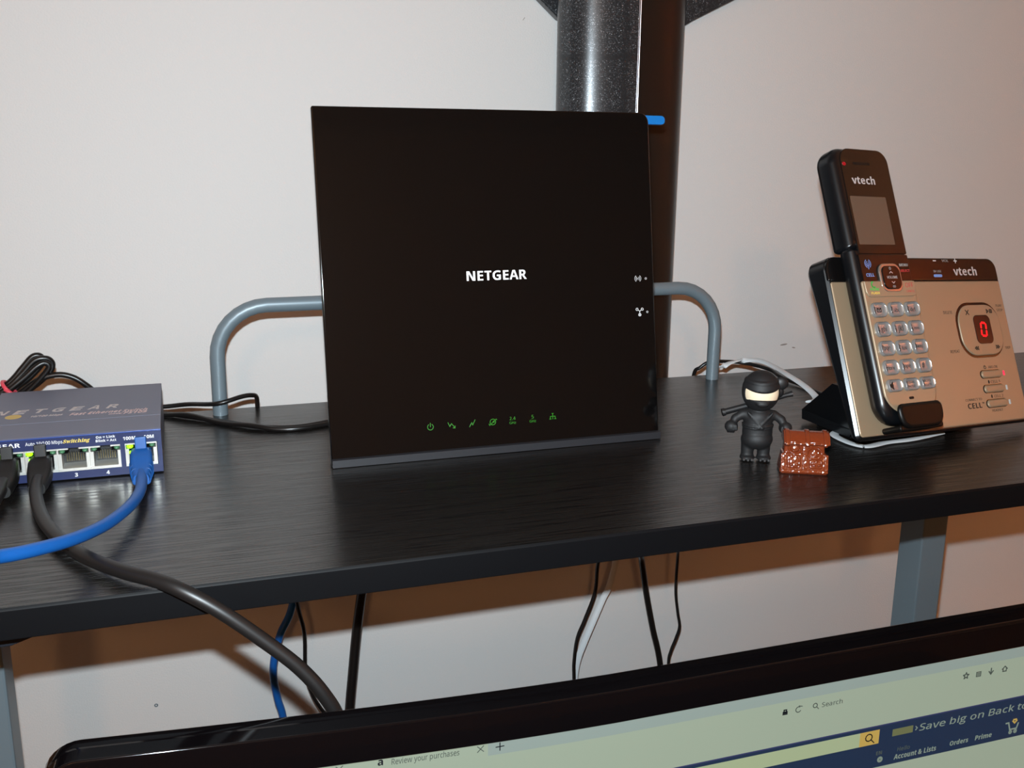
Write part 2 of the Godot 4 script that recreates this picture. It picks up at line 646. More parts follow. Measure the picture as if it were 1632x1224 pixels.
func column() -> void:
	var t := thing("monitor_column", "thick dark column of speckled metal rising on the wall behind the router", "column", Vector3(0.25, -0.05, WALL_Z))
	var xf := Transform3D(Basis(), -t.position)
	var o := Vector2(228.1, -30.0)
	var tt := Vector2(0.921, 0.388)
	var vv := Vector2(-0.388, 0.921)
	var at := func(a: float, b: float) -> Vector2: return o + tt * a + vv * b
	var to := Transform3D(Basis(Vector3(1, 0, 0), Vector3(0, 0, -1), Vector3(0, 1, 0)), Vector3.ZERO)   # polygon (x, -z), extruded upwards
	var pl := []
	var backl: Vector2 = at.call(-26.0, -30.0)
	pl.append(Vector2(backl.x + 11.5, -90.0))
	for i in 13:
		var a := PI + PI / 2 * -i / 12.0
		pl.append(at.call(26.0 * cos(a), -26.0 + 26.0 * sin(a)))
	for i in range(1, 13):
		var q := 36.0 * i / 12.0
		pl.append(at.call(q, -q * q / 110.0))
	pl.append(at.call(36.4, -13.6))
	var seam: Vector2 = at.call(36.4, -15.0)
	pl.append(seam)
	pl.append(Vector2(seam.x, -90.0))
	var poly := PackedVector2Array()
	for p in pl:
		poly.append(Vector2(p.x, -p.y))
	poly.reverse()
	var g := Geo.new()
	g.T = to
	var flip := PackedVector2Array(poly)
	if Geometry2D.is_polygon_clockwise(flip):
		flip.reverse()
	g.T = Transform3D(Basis(Vector3(1, 0, 0), Vector3(0, 0, -1), Vector3(0, 1, 0)), Vector3.ZERO)
	g.extrude(flip, -50.0, 700.0, 0.0)
	var silver := part(t, "silver_shell", g, M["flake metal"], xf, 30.0)
	silver.set_meta("label", "speckled dark silver half of the column")
	pl = [Vector2(seam.x, -90.0)]
	pl.append(at.call(36.6, -15.0)); pl.append(at.call(36.8, -13.2))
	var b0: Vector2 = at.call(37.4, -12.8)
	var b1: Vector2 = at.call(62.0, -27.0)
	var b2: Vector2 = at.call(73.5, -34.0)
	var b3: Vector2 = at.call(73.5, -52.0)
	for i in 17:
		pl.append(b0.bezier_interpolate(b1, b2, b3, i / 16.0))
	pl.append(Vector2(b3.x, -90.0))
	flip = PackedVector2Array()
	for p in pl:
		flip.append(Vector2(p.x, -p.y))
	if Geometry2D.is_polygon_clockwise(flip):
		flip.reverse()
	g = Geo.new()
	g.T = to
	g.extrude(flip, -50.0, 700.0, 0.0)
	var blk := part(t, "black_shell", g, M["column black"], xf, 30.0)
	blk.set_meta("label", "plain black half of the column")
	for q in [Vector2(35.9, -12.4), Vector2(37.2, -13.2)]:
		var c: Vector2 = at.call(q.x, q.y)
		g = Geo.new()
		g.tube(PackedVector3Array([Vector3(c.x, -50, c.y), Vector3(c.x, 300, c.y), Vector3(c.x, 700, c.y)]), 0.55, 8)
		part(silver, "seam_edge", g, M["seam metal"])
	g = Geo.new()
	g.T = Transform3D(Basis(), Vector3(0, 0, -88.5))
	g.extrude(PackedVector2Array([Vector2(170, 316), Vector2(204, 291), Vector2(221, 276.6), Vector2(240, 268), Vector2(285, 262), Vector2(325, 272), Vector2(340, 280.5), Vector2(380, 299.8), Vector2(430, 322), Vector2(430, 480), Vector2(170, 480)]), 0.0, 10.0, 1.5, 3)
	part(t, "mounting_plate", g, M["flake metal"], xf)

# the photographed monitor's left end hangs a few millimetres high: its case is a little twisted
func lift(x: float) -> float:
	return 10.0 * pow(clampf((95.0 - x) / 213.0, 0.0, 1.2), 1.5)

func monitor() -> void:
	var t := thing("monitor", "glossy black framed computer monitor showing a shopping web page below the shelf", "monitor", Vector3(0.147, -0.42, 0.33))
	var at := Transform3D(Basis(), Vector3(0, 0, 0.345) - t.position)
	var x0 := -136.5; var x1 := 427.0; var y1 := -47.6; var y0 := -384.0; var R := 14.0
	var path := []   # outline, counter-clockwise, with inward normals
	var corner := func(cx: float, cy: float, a0: float) -> void:
		for i in 9:
			var a := deg_to_rad(a0 + 90.0 * i / 8.0)
			path.append([Vector2(cx + cos(a) * R, cy + sin(a) * R), -Vector2(cos(a), sin(a))])
	corner.call(x1 - R, y1 - R, 0.0)
	for i in range(1, 30):
		path.append([Vector2(lerpf(x1 - R, x0 + R, i / 30.0), y1), Vector2.DOWN])
	corner.call(x0 + R, y1 - R, 90.0)
	corner.call(x0 + R, y0 + R, 180.0)
	corner.call(x1 - R, y0 + R, 270.0)
	var prof := [[16.0, -30.0], [1.6, -15.2], [0.4, -14.5], [0.0, -13.6], [0.0, -8.6], [0.35, -8.2], [0.2, -0.7], [0.4, -0.25], [0.8, 0.0], [2.2, 0.0], [15.2, -0.1], [15.8, -0.4], [16.0, -3.0]]
	var g := Geo.new()
	var rings := []
	for q in prof:
		var r := PackedVector3Array()
		for p in path:
			var n: Vector2 = p[1]
			var s: Vector2 = p[0]
			# past the corner radius the inner edge is square
			var e := Vector2(clampf(s.x + n.x * q[0], x0 + q[0], x1 - q[0]), clampf(s.y + n.y * q[0], y0 + q[0], y1 - q[0]))
			if q[0] > R and absf(n.x) > 0.01 and absf(n.y) > 0.01:
				e = Vector2(x0 + q[0] if n.x > 0 else x1 - q[0], y0 + q[0] if n.y > 0 else y1 - q[0])
			r.append(Vector3(e.x, e.y + lift(e.x), q[1]))
		rings.append(r)
	g.skin(rings)
	part(t, "bezel", g, M["bezel black"], at, 50.0)
	var grid := func(ax: float, ay: float, bx: float, by: float, z: float, thick: float) -> Geo:
		var h := Geo.new()
		var n := maxi(1, int((bx - ax) / 18.0))
		var poly := PackedVector2Array()
		for i in n + 1:
			var x := lerpf(ax, bx, float(i) / n)
			poly.append(Vector2(x, ay + lift(x)))
		for i in n + 1:
			var x := lerpf(bx, ax, float(i) / n)
			poly.append(Vector2(x, by + lift(x)))
		h.extrude(poly, z - thick, z)
		return h
	part(t, "back_cover", grid.call(x0 + 16, y0 + 16, x1 - 16, y1 - 16, -29.5, 3.0), M["monitor back"], at)
	var scr := part(t, "screen", grid.call(x0 + 15.8, y0 + 15.8, x1 - 15.8, y1 - 15.8, -2.0, 3.0), M["screen page"], at)
	scr.set_meta("label", "lit screen showing the top of a web page")
	var flat := func(called: String, ax: float, ay: float, bx: float, by: float, m: String, z := -1.9) -> void:
		part(scr, called, grid.call(ax, ay, bx, by, z, 0.08), M[m])
	flat.call("tab_bar", 33.0, -70.2, 401.0, -64.1, "screen tabs")
	flat.call("page_header", -108.0, -116.3, 401.0, -93.2, "screen navy")
	flat.call("header_edge", -108.0, -93.6, 401.0, -92.9, "screen line", -1.86)
	flat.call("search_field", -60.0, -102.9, 222.4, -95.3, "screen field", -1.84)
	flat.call("search_button", 222.0, -102.9, 233.3, -95.3, "screen yellow", -1.8)
	flat.call("offer_badge", 241.2, -100.7, 253.4, -96.9, "screen tan", -1.8)
	icon(scr, [arc(0, 0, 1.0, 0, 360), [Vector2(0.7, -0.7), Vector2(1.7, -1.7)]], 227.2, -98.6, 1.9, 0.55, M["screen ink"], Transform3D(), -1.7)
	text(scr, "a", -12.5, -62.3, 2.2, 2.6, M["screen ink"], Transform3D(), -1.85, true, 0.0, "Droid Sans", "lettering", -0.03)
	text(scr, "Review your purchases", 6.3, -64.0, 28.5, 3.6, M["screen grey ink"], Transform3D(), -1.85, false, 0.0, "Droid Sans", "lettering", -0.05)
	icon(scr, [[Vector2(-1, -1), Vector2(1, 1)], [Vector2(-1, 1), Vector2(1, -1)]], 29.7, -64.7, 1.3, 0.35, M["screen grey ink"], Transform3D(), -1.8)
	icon(scr, [[Vector2(-1, -1), Vector2(1, 1)], [Vector2(-1, 1), Vector2(1, -1)]], -29.0, -61.9, 1.3, 0.35, M["screen grey ink"], Transform3D(), -1.8)
	icon(scr, [[Vector2(-1, 0), Vector2(1, 0)], [Vector2(0, -1), Vector2(0, 1)]], 38.2, -65.2, 1.7, 0.45, M["screen ink"], Transform3D(), -1.8)
	# address bar symbols
	icon(scr, [[Vector2(-0.8, -0.9), Vector2(0.8, -0.9)], [Vector2(-0.8, -0.4), Vector2(0.8, -0.4)], [Vector2(-0.8, 0), Vector2(0.8, 0)], [Vector2(-0.5, 0), Vector2(-0.5, 0.8), Vector2(0.5, 0.8), Vector2(0.5, 0)]], 178.0, -75.4, 1.3, 0.6, M["screen ink"], Transform3D(), -1.8)
	icon(scr, [arc(0, 0, 1.0, 60, 330), [Vector2(0.2, 1.3), Vector2(1.4, 1.0)]], 185.2, -75.4, 1.4, 0.4, M["screen grey ink"], Transform3D(), -1.8)
	icon(scr, [arc(0, 0, 0.8, 0, 360), [Vector2(0.6, -0.6), Vector2(1.4, -1.4)]], 194.4, -75.0, 1.4, 0.4, M["screen grey ink"], Transform3D(), -1.8)
	text(scr, "Search", 204.0, -75.4, 11.5, 2.6, M["screen grey ink"], Transform3D(), -1.85, false)
	var star := []
	for i in 11:
		var a := PI / 2 + TAU * i / 10.0
		star.append(Vector2(cos(a), sin(a)) * (1.0 if i % 2 == 0 else 0.5))
	icon(scr, [star], 282.6, -74.9, 1.7, 0.6, M["screen grey ink"], Transform3D(), -1.8)
	icon(scr, [[Vector2(-1, -1), Vector2(1, -1), Vector2(1, 0.8), Vector2(-1, 0.8), Vector2(-1, -1)], [Vector2(-0.5, 0.2), Vector2(0.5, 0.2)], [Vector2(-0.5, -0.4), Vector2(0.5, -0.4)]], 290.5, -75.2, 1.3, 0.5, M["screen grey ink"], Transform3D(), -1.8)
	icon(scr, [[Vector2(0, 1.2), Vector2(0, -0.8)], [Vector2(-0.9, 0.1), Vector2(0, -1), Vector2(0.9, 0.1)]], 298.3, -75.2, 1.4, 0.7, M["screen grey ink"], Transform3D(), -1.8)
	icon(scr, [[Vector2(-1.2, 0), Vector2(0, 1.1), Vector2(1.2, 0)], [Vector2(-0.8, 0), Vector2(-0.8, -1), Vector2(0.8, -1), Vector2(0.8, 0)]], 307.0, -75.2, 1.3, 0.6, M["screen grey ink"], Transform3D(), -1.8)
	text(scr, "Save big on Back to School", 304.5, -99.4, 94.0, 5.2, M["screen white"], Transform3D(), -1.75, false, 0.15)
	icon(scr, [[Vector2(-1, 1), Vector2(0, 0), Vector2(-1, -1)]], 256.0, -98.8, 0.9, 0.5, M["screen white"], Transform3D(), -1.75)
	text(scr, "Account & Lists", 256.5, -112.6, 25.5, 3.0, M["screen white"], Transform3D(), -1.75, true, 0.1)
	text(scr, "Hello", 249.0, -108.6, 7.5, 2.4, M["screen grey ink"], Transform3D(), -1.75, false, 0.1)
	text(scr, "Orders", 283.5, -111.9, 11.5, 2.8, M["screen white"], Transform3D(), -1.75, true, 0.1)
	text(scr, "Prime", 299.0, -111.9, 10.5, 2.8, M["screen white"], Transform3D(), -1.75, true, 0.1)
	text(scr, "EN", 234.3, -108.4, 3.4, 2.0, M["screen grey ink"], Transform3D(), -1.75)
	icon(scr, [arc(0, 0, 1, 0, 360), arc(0, 0, 0.5, 0, 360)], 235.2, -112.2, 1.3, 0.6, M["screen white"], Transform3D(), -1.75)
	icon(scr, [[Vector2(-2, 1.4), Vector2(-1.2, 1.4), Vector2(-0.6, -0.6), Vector2(1.6, -0.6), Vector2(2, 0.8)], arc(-0.3, -1.4, 0.35, 0, 360, 8), arc(1.3, -1.4, 0.35, 0, 360, 8)], 317.0, -110.2, 2.0, 0.8, M["screen white"], Transform3D(), -1.75)
	icon(scr, [[Vector2(-0.8, 0.4), Vector2(0, -0.4), Vector2(0.8, 0.4)], [Vector2(-0.5, 0.9), Vector2(0.5, 0.9)]], 318.5, -107.4, 1.5, 0.9, M["screen yellow"], Transform3D(), -1.7)
	# stand on the desk
	g = Geo.new()
	g.box(Vector3(0, 5, 0), Vector3(260, 10, 160), 4)
	part(t, "stand_base", g, M["monitor back"])
	g = Geo.new()
	g.box(Vector3(0, 120, -42), Vector3(70, 230, 22), 5)
	part(t, "stand_neck", g, M["monitor back"])
	var al := AreaLight3D.new()
	al.name = "screen_glow"
	al.transform = Transform3D(Basis(Vector3.UP, PI), Vector3(0.147, -0.21, 0.3505) - t.position)
	al.area_size = Vector2(0.5, 0.29)
	al.light_energy = 0.02
	al.light_color = Color(0.85, 0.95, 0.8)
	al.area_range = 5.0
	al.shadow_enabled = true
	t.add_child(al)

func router() -> void:
	var t := thing("router", "square glossy black wireless router leaning back on its foot mid-shelf", "router", Vector3(0.103, 0.0, 0.14))
	var tilt := 0.1686
	var xf := Transform3D(Basis(Vector3.RIGHT, -tilt), Vector3(0, 0, 0.1512) - t.position)
	var g := Geo.new()
	g.extrude(Geo.rrect4(-0.6, 1.0, 205.9, 203.2, [1.0, 1.0, 6.0, 1.2], 6), -4.0, 0.0, 0.8, 3)
	var panel := part(t, "front_panel", g, M["gloss black"], xf)
	# housing behind the panel, narrowing backwards
	g = Geo.new()
	var a := Geo.rrect4(1.5, 9.0, 204.0, 201.5, [3.0, 3.0, 9.0, 3.0], 5)
	var b := Geo.rrect4(12.0, 12.0, 194.0, 192.0, [10.0, 10.0, 10.0, 10.0], 5)
	var rings := [Geo.ring_at(b, -26.0), Geo.ring_at(a, -14.0), Geo.ring_at(a, -4.0)]
	g.skin(rings)
	g.cap(rings[0], false)
	g.cap(rings[2], true)
	part(t, "housing", g, M["satin black"], xf)
	g = Geo.new()
	g.T = Transform3D(Basis(Vector3(0, 0, 1), Vector3(0, 1, 0), Vector3(-1, 0, 0)), Vector3(103, 0, 11.2))   # polygon (z, y), across x
	g.extrude(PackedVector2Array([Vector2(-9, 0.3), Vector2(1.2, 0.3), Vector2(1.0, 4.6), Vector2(-1.0, 5.2), Vector2(-9, 5.2)]), -103.2, 103.8, 0.4, 2)
	g.extrude(PackedVector2Array([Vector2(-62, 0.3), Vector2(-8, 0.3), Vector2(-8, 5.0), Vector2(-62, 9.0)]), -70.0, 70.0, 1.0, 2)
	var foot := part(t, "foot", g, M["router foot"], Transform3D(Basis(), Vector3(-0.1025, 0, 0)), 30.0)
	foot.set_meta("label", "satin grey strip along the router's bottom")
	text(panel, "NETGEAR", 103.0, 106.3, 37.4, 5.6, M["white print"], Transform3D(), 0.04, true)
	var ic := [
		[arc(0, 0, 1.0, 125, 415), [Vector2(0, 0.1), Vector2(0, 1.3)]],
		[[Vector2(-1.2, 1), Vector2(-0.6, -0.4), Vector2(0, 0.6), Vector2(1.2, -1)], [Vector2(0.5, -0.9), Vector2(1.2, -1), Vector2(1.2, -0.3)]],
		[[Vector2(-1.0, -1), Vector2(-0.2, 0.4), Vector2(0.1, -0.5), Vector2(1.0, 1.2)]],
		[arc(0, 0, 1.0, 0, 360), [Vector2(-1.4, -0.6), Vector2(-1.2, -1.1), Vector2(1.2, 0.9), Vector2(1.4, 0.7)], arc(0.3, 0.1, 0.25, 0, 360, 6)]]
	for i in 4:
		icon(panel, ic[i], 58.0 + i * 12.8, 19.1, 1.75, 0.38, M["icon green"], Transform3D(), 0.04)
	text(panel, "2.4", 108.9, 20.3, 3.8, 2.0, M["icon green"], Transform3D(), 0.04, false)
	text(panel, "GHz", 108.9, 17.7, 4.2, 1.5, M["icon green"], Transform3D(), 0.04, false)
	text(panel, "5", 121.7, 20.3, 1.4, 2.2, M["icon green"], Transform3D(), 0.04, false)
	text(panel, "GHz", 121.7, 17.7, 4.2, 1.5, M["icon green"], Transform3D(), 0.04, false)
	icon(panel, [[Vector2(0, 1.1), Vector2(0, 0)], [Vector2(-1, -0.9), Vector2(-1, 0), Vector2(1, 0), Vector2(1, -0.9)], [Vector2(-0.3, 1.1), Vector2(0.3, 1.1)], [Vector2(-1.3, -1), Vector2(-0.7, -1)], [Vector2(1.3, -1), Vector2(0.7, -1)], [Vector2(0, 0), Vector2(0, -1)]], 134.7, 19.6, 1.6, 0.36, M["icon green"], Transform3D(), 0.04)
	# side buttons: wireless and pairing symbols with their small lamps
	icon(panel, [arc(0, 0, 1.0, 130, 230), arc(0, 0, 1.0, -50, 50), arc(0, 0, 0.55, 130, 230, 6), arc(0, 0, 0.55, -50, 50, 6), arc(0, 0, 0.12, 0, 360, 6)], 195.0, 101.3, 2.1, 0.32, M["white print"], Transform3D(), 0.04)
	icon(panel, [arc(0, 0, 1.0, 0, 360, 10)], 200.4, 101.2, 0.55, 0.3, M["white print"], Transform3D(), 0.04)
	icon(panel, [arc(-1, 0.9, 0.4, 0, 360, 8), arc(1, 0.9, 0.4, 0, 360, 8), [Vector2(-0.7, 0.7), Vector2(0, 0.2), Vector2(0.7, 0.7)], [Vector2(0, 0.2), Vector2(0, -0.6)], arc(0, -1, 0.45, 0, 360, 8), arc(0, -1, 0.15, 0, 360, 6)], 195.5, 80.6, 1.8, 0.4, M["white print"], Transform3D(), 0.04)
	icon(panel, [arc(0, 0, 1.0, 0, 360, 10)], 200.7, 80.4, 0.55, 0.3, M["white print"], Transform3D(), 0.04)
	g = Geo.new()
	g.T = Transform3D(Basis(Vector3.BACK, -0.01), Vector3(0, 0, -19.0))
	g.extrude(Geo.rrect4(190.0, 201.6, 224.5, 207.2, [0.3, 2.5, 2.5, 0.3], 6), -1.3, 1.3, 0.4)
	var tab := part(t, "pull_tab", g, M["blue tab"], xf)
	tab.set_meta("label", "bright blue tab sticking out behind the corner")

func network_switch() -> void:
	var t := thing("network_switch", "small grey and blue five-port network switch at the shelf's left", "network switch", Vector3(-0.1385, 0.0, 0.074))
	var xf := Transform3D(Basis(), Vector3(-0.0912, 0, 0.1305) - t.position)
	var W := 95.0; var H := 25.4; var D := 113.0
	var to := Transform3D(Basis(Vector3(0, 0, 1), Vector3(0, 1, 0), Vector3(-1, 0, 0)), Vector3(0, 0, 0))   # polygon (z, y), thickness across -x
	var g := Geo.new()
	g.T = to
	# lid: side profile with a shallow step one third back
	g.extrude(PackedVector2Array([Vector2(-D, 1.5), Vector2(-14, 1.5), Vector2(-14, 19.6), Vector2(-1.5, 19.6), Vector2(-1.5, H - 0.5), Vector2(-2.0, H), Vector2(-31.5, H), Vector2(-31.52, H - 1.0), Vector2(-32.0, H - 1.0), Vector2(-32.02, H + 0.05), Vector2(-D + 1, H + 0.05), Vector2(-D, H - 1)]), 0.0, W, 0.3, 2)
	for x in [0.0, W - 1.0]:
		g.extrude(PackedVector2Array([Vector2(-15, 1.5), Vector2(-1.5, 1.5), Vector2(-1.5, 20.0), Vector2(-15, 20.0)]), x, x + 1.0)
	g.extrude(PackedVector2Array([Vector2(-15, 1.5), Vector2(-1.5, 1.5), Vector2(-1.5, 2.5), Vector2(-15, 2.5)]), 0.0, W)
	var lid := part(t, "metal_case", g, M["switch grey"], xf, 25.0)
	for p in [[-8, -10], [-87, -10], [-8, -100], [-87, -100]]:
		g = Geo.new()
		g.T = Transform3D(Basis(), Vector3(p[0], 0, p[1]))
		g.lathe([Vector2(5, 0.3), Vector2(5.5, 1.6)], 16)
		part(t, "rubber_foot", g, M["satin black"], xf)
	# front plate built as strips round the two port openings
	g = Geo.new()
	for s in [[-W, 18.4, 0.0, H - 0.6], [-W, 0.8, 0.0, 5.2], [-2.3, 5.2, 0.0, 18.4], [-21.6, 5.2, -19.2, 18.4], [-W, 5.2, -85.6, 18.4]]:
		g.T = Transform3D()
		g.extrude(Geo.rrect(s[0], s[1], s[2], s[3], 0.0), -1.5, 0.0)
	var plate := part(t, "front_plate", g, M["switch blue"], xf)
	g = Geo.new()
	g.extrude(Geo.rrect(-W, H - 0.75, 0.0, H - 0.05, 0.0), -1.6, 0.35, 0.15)
	part(plate, "lip", g, M["blue edge"])
	# ports: shield, dark cavity, contacts, two lamps each
	var k := 0
	for cx in [-77.6, -61.4, -45.3, -29.2, -10.9]:
		var w := 16.1 if k < 4 else 16.6
		g = Geo.new()
		var x0: float = cx - w / 2; var x1: float = cx + w / 2
		for s in [[x0, 5.2, x1, 6.9], [x0, 6.9, x0 + 2.0, 15.2], [x1 - 2.0, 6.9, x1, 15.2], [x0, 17.4, cx - 2.6, 18.4], [cx + 2.6, 17.4, x1, 18.4], [x0, 15.2, x0 + 0.5, 17.4], [x1 - 0.5, 15.2, x1, 17.4]]:
			g.extrude(Geo.rrect(s[0], s[1], s[2], s[3], 0.0), -12.0, -0.15, 0.12, 1)
		var shield := part(t, "port_frame", g, M["port metal"], xf)
		shield.set_meta("label", "bright metal shield round a network port")
		g = Geo.new()
		g.extrude(Geo.rrect(x0 + 0.4, 5.4, x1 - 0.4, 18.2, 0.0), -13.0, -11.0)
		g.extrude(Geo.rrect(x0 + 2.0, 14.9, cx - 2.9, 15.3, 0.0), -11.0, -0.6)
		g.extrude(Geo.rrect(cx + 2.9, 14.9, x1 - 2.0, 15.3, 0.0), -11.0, -0.6)
		part(shield, "cavity", g, M["port dark"])
		g = Geo.new()
		for i in 8:
			var px: float = cx - 4.2 + i * 1.2
			g.extrude(Geo.rrect(px - 0.2, 8.6, px + 0.2, 13.4, 0.0), -10.8, -8.4)
		part(shield, "contacts", g, M["contacts"])
		for s in [-1, 1]:
			var lit: bool = s < 0 and (k == 1 or k == 4 or k == 0)
			g = Geo.new()
			g.T = Transform3D(Basis(), Vector3(cx + s * 5.75, 16.4, -1.2))
			g.ellipsoid(Vector3.ZERO, Vector3(1.75, 1.2, 2.0) if lit else Vector3(1.55, 1.05, 1.9), 14, 8)
			part(t, "status_led", g, M["led green"] if lit else M["led off"], xf)
		if k == 1 or k == 4:
			g = Geo.new()
			g.ellipsoid(Vector3(cx - 5.4, 13.0, -0.4), Vector3(1.0, 1.1, 0.7), 12, 6)
			part(t, "link_light", g, M["led green"], xf)
		k += 1
	for q in [["NETGEAR", -81.5, 22.0, 21.0, 2.3], ["Auto 10/100 Mbps", -59.4, 22.0, 18.2, 2.5], ["On = Link", -28.6, 23.2, 9.8, 1.5], ["Blink = Act", -28.5, 21.2, 10.4, 1.5], ["100M", -16.6, 21.4, 6.4, 1.9], ["10M", -6.5, 21.5, 5.2, 1.9], ["3", -44.9, 3.0, 1.5, 2.1], ["4", -28.8, 2.9, 1.7, 2.1], ["1", -77.6, 3.0, 0.9, 2.1], ["2", -61.4, 3.0, 1.5, 2.1]]:
		text(plate, q[0], q[1], q[2], q[3], q[4], M["white print"], Transform3D(), 0.04, q[0] != "Auto 10/100 Mbps")
	text(plate, "Switching", -43.3, 22.0, 13.2, 2.6, M["yellow print"], Transform3D(), 0.04, true, 0.35, "Droid Serif")
	# lettering on the lid: faces up
	var lx := Transform3D(Basis(Vector3.RIGHT, -PI / 2), Vector3(0, H + 0.06, 0) * MM)
	var letters := "NETGEAR"
	for i in 7:
		text(lid, letters[i], -87.5 + i * 10.1, 59.0, 6.2, 8.5, M["pale print"], lx, 0.03, true, 0.25)
	text(lid, "Fast Ethernet Switch", -28.5, 46.3, 42.0, 5.6, M["pink print"], lx, 0.03, true, 0.25)
	text(lid, "model", -25.0, 40.6, 7.0, 2.6, M["pink print"], lx, 0.03, true, 0.25)
	text(lid, "FS105", -14.0, 40.8, 12.5, 4.6, M["pink print"], lx, 0.03, true, 0.25)
	text(lid, "10/100 Mbps", -62.5, 46.6, 17.0, 4.6, M["pale print"], lx, 0.03, true, 0.25)
	g = Geo.new()
	g.extrude(Geo.circle(Vector2(-80.2, 48.6), 4.4, 4.8, 20), 0.0, 0.05)
	part(lid, "badge", g, M["gold print"], lx)

# a moulded plug and boot at a port, then its cord
func plug(called: String, label: String, m: Material, cord: Material, cx: float, pts: Array, r: float, slim: bool) -> Node3D:
	var base := Vector3(-0.0912, 0, 0.1305)
	var t := thing(called, label, "cable", base + Vector3(cx, 10.0, 12.0) * MM, "network cables plugged into the switch")
	var xf := Transform3D(Basis(), base - t.position)
	var g := Geo.new()
	# plug body in the port
	g.extrude(Geo.rrect(cx - 5.4, 7.2, cx + 5.4, 14.6, 0.6, 3), -8.0, 6.0, 0.4)
	part(t, "plug", g, m, xf)
	g = Geo.new()
	# latch cover standing up in front of the port, then the boot narrowing to the cord
	var a := [[0.0, 5.4, 5.2, 16.6, 2.8], [6.0, 5.9, 4.6, 16.2, 3.0], [12.0, 5.9, 3.6, 13.5, 4.2], [18.0, 5.2, 3.0, 11.0, 4.2], [26.0, 4.0, 2.6, 9.4, 3.4]]
	var rings := []
	for s in a:
		rings.append(Geo.ring_at(Geo.rrect(cx - s[1], s[2], cx + s[1], s[3] - 0.5, minf(s[4], 2.6), 4), s[0] + 2.0))
	g.skin(rings)
	g.cap(rings[0], false)
	g.cap(rings[-1], true)
	part(t, "boot", g, m, xf)
	g = Geo.new()
	g.T = Transform3D(Basis(Vector3.RIGHT, -0.12), Vector3(cx, 0, 4))
	g.extrude(Geo.rrect(-3.0, 12.0, 3.0, 22.3, 0.6, 3), -1.6, 1.6, 0.5)
	part(t, "latch", g, m, xf)
	if slim:
		g = Geo.new()
		for i in 4:
			g.T = Transform3D(Basis(), Vector3(cx, 7.6 - i * 0.6, 13.5 + i * 3.6))
			var w := 6.2 - i * 0.45
			g.extrude(Geo.rrect(-w, -4.9 + i * 0.3, w, 4.9 - i * 0.5, 2.4, 4), -0.8, 0.8, 0.4)
		part(t, "boot_rib", g, m, xf)
	g = Geo.new()
	g.tube(Geo.spline(pts, 7), r, 14)
	part(t, "cord", g, cord, Transform3D(Basis(), -t.position))
	return t

func switch_cables() -> void:
	plug("network_cable", "bright blue network cable plugged into the switch's rightmost port", M["blue plastic"], M["blue plastic"], -10.9,
		[V(-0.1021, 0.0075, 0.152), V(-0.1018, 0.0065, 0.166), V(-0.1027, 0.0064, 0.182), V(-0.1067, 0.0079, 0.205), V(-0.1151, 0.0103, 0.232), V(-0.1259, 0.0148, 0.258), V(-0.1380, 0.0195, 0.278), V(-0.1495, 0.0235, 0.292), V(-0.1650, 0.0300, 0.309), V(-0.22, 0.03, 0.34), V(-0.30, -0.02, 0.38)], 2.9, true)
	plug("network_cable", "thick black network cable crossing under the blue one and dropping behind the monitor", M["boot black"], M["thick cable"], -61.4,
		[V(-0.1526, 0.0085, 0.150), V(-0.1523, 0.0062, 0.165), V(-0.1482, 0.0042, 0.188), V(-0.1418, 0.0040, 0.212), V(-0.1325, 0.0042, 0.236), V(-0.1212, 0.0044, 0.257), V(-0.1070, 0.0045, 0.2755), V(-0.0940, 0.0040, 0.2875), V(-0.0833, 0.0010, 0.2955), V(-0.0697, -0.0078, 0.2995), V(-0.0528, -0.0228, 0.302), V(-0.0392, -0.0363, 0.304), V(-0.0294, -0.0498, 0.306), V(-0.0232, -0.0646, 0.3065), V(-0.0212, -0.0899, 0.3065), V(-0.02, -0.25, 0.300), V(-0.02, -0.41, 0.295)], 3.2, false)
	plug("network_cable", "black network cable in the leftmost port at the photo's left edge", M["boot black"], M["thick cable"], -77.6,
		[V(-0.1688, 0.0085, 0.150), V(-0.1700, 0.0062, 0.168), V(-0.1740, 0.0042, 0.195), V(-0.186, 0.0040, 0.225), V(-0.22, 0.0040, 0.245), V(-0.30, 0.0040, 0.24)], 3.2, false)

func pill(w: float, h: float, n := 5) -> PackedVector2Array:
	return Geo.rrect(-w / 2, -h / 2, w / 2, h / 2, minf(w, h) / 2 - 0.01, n)

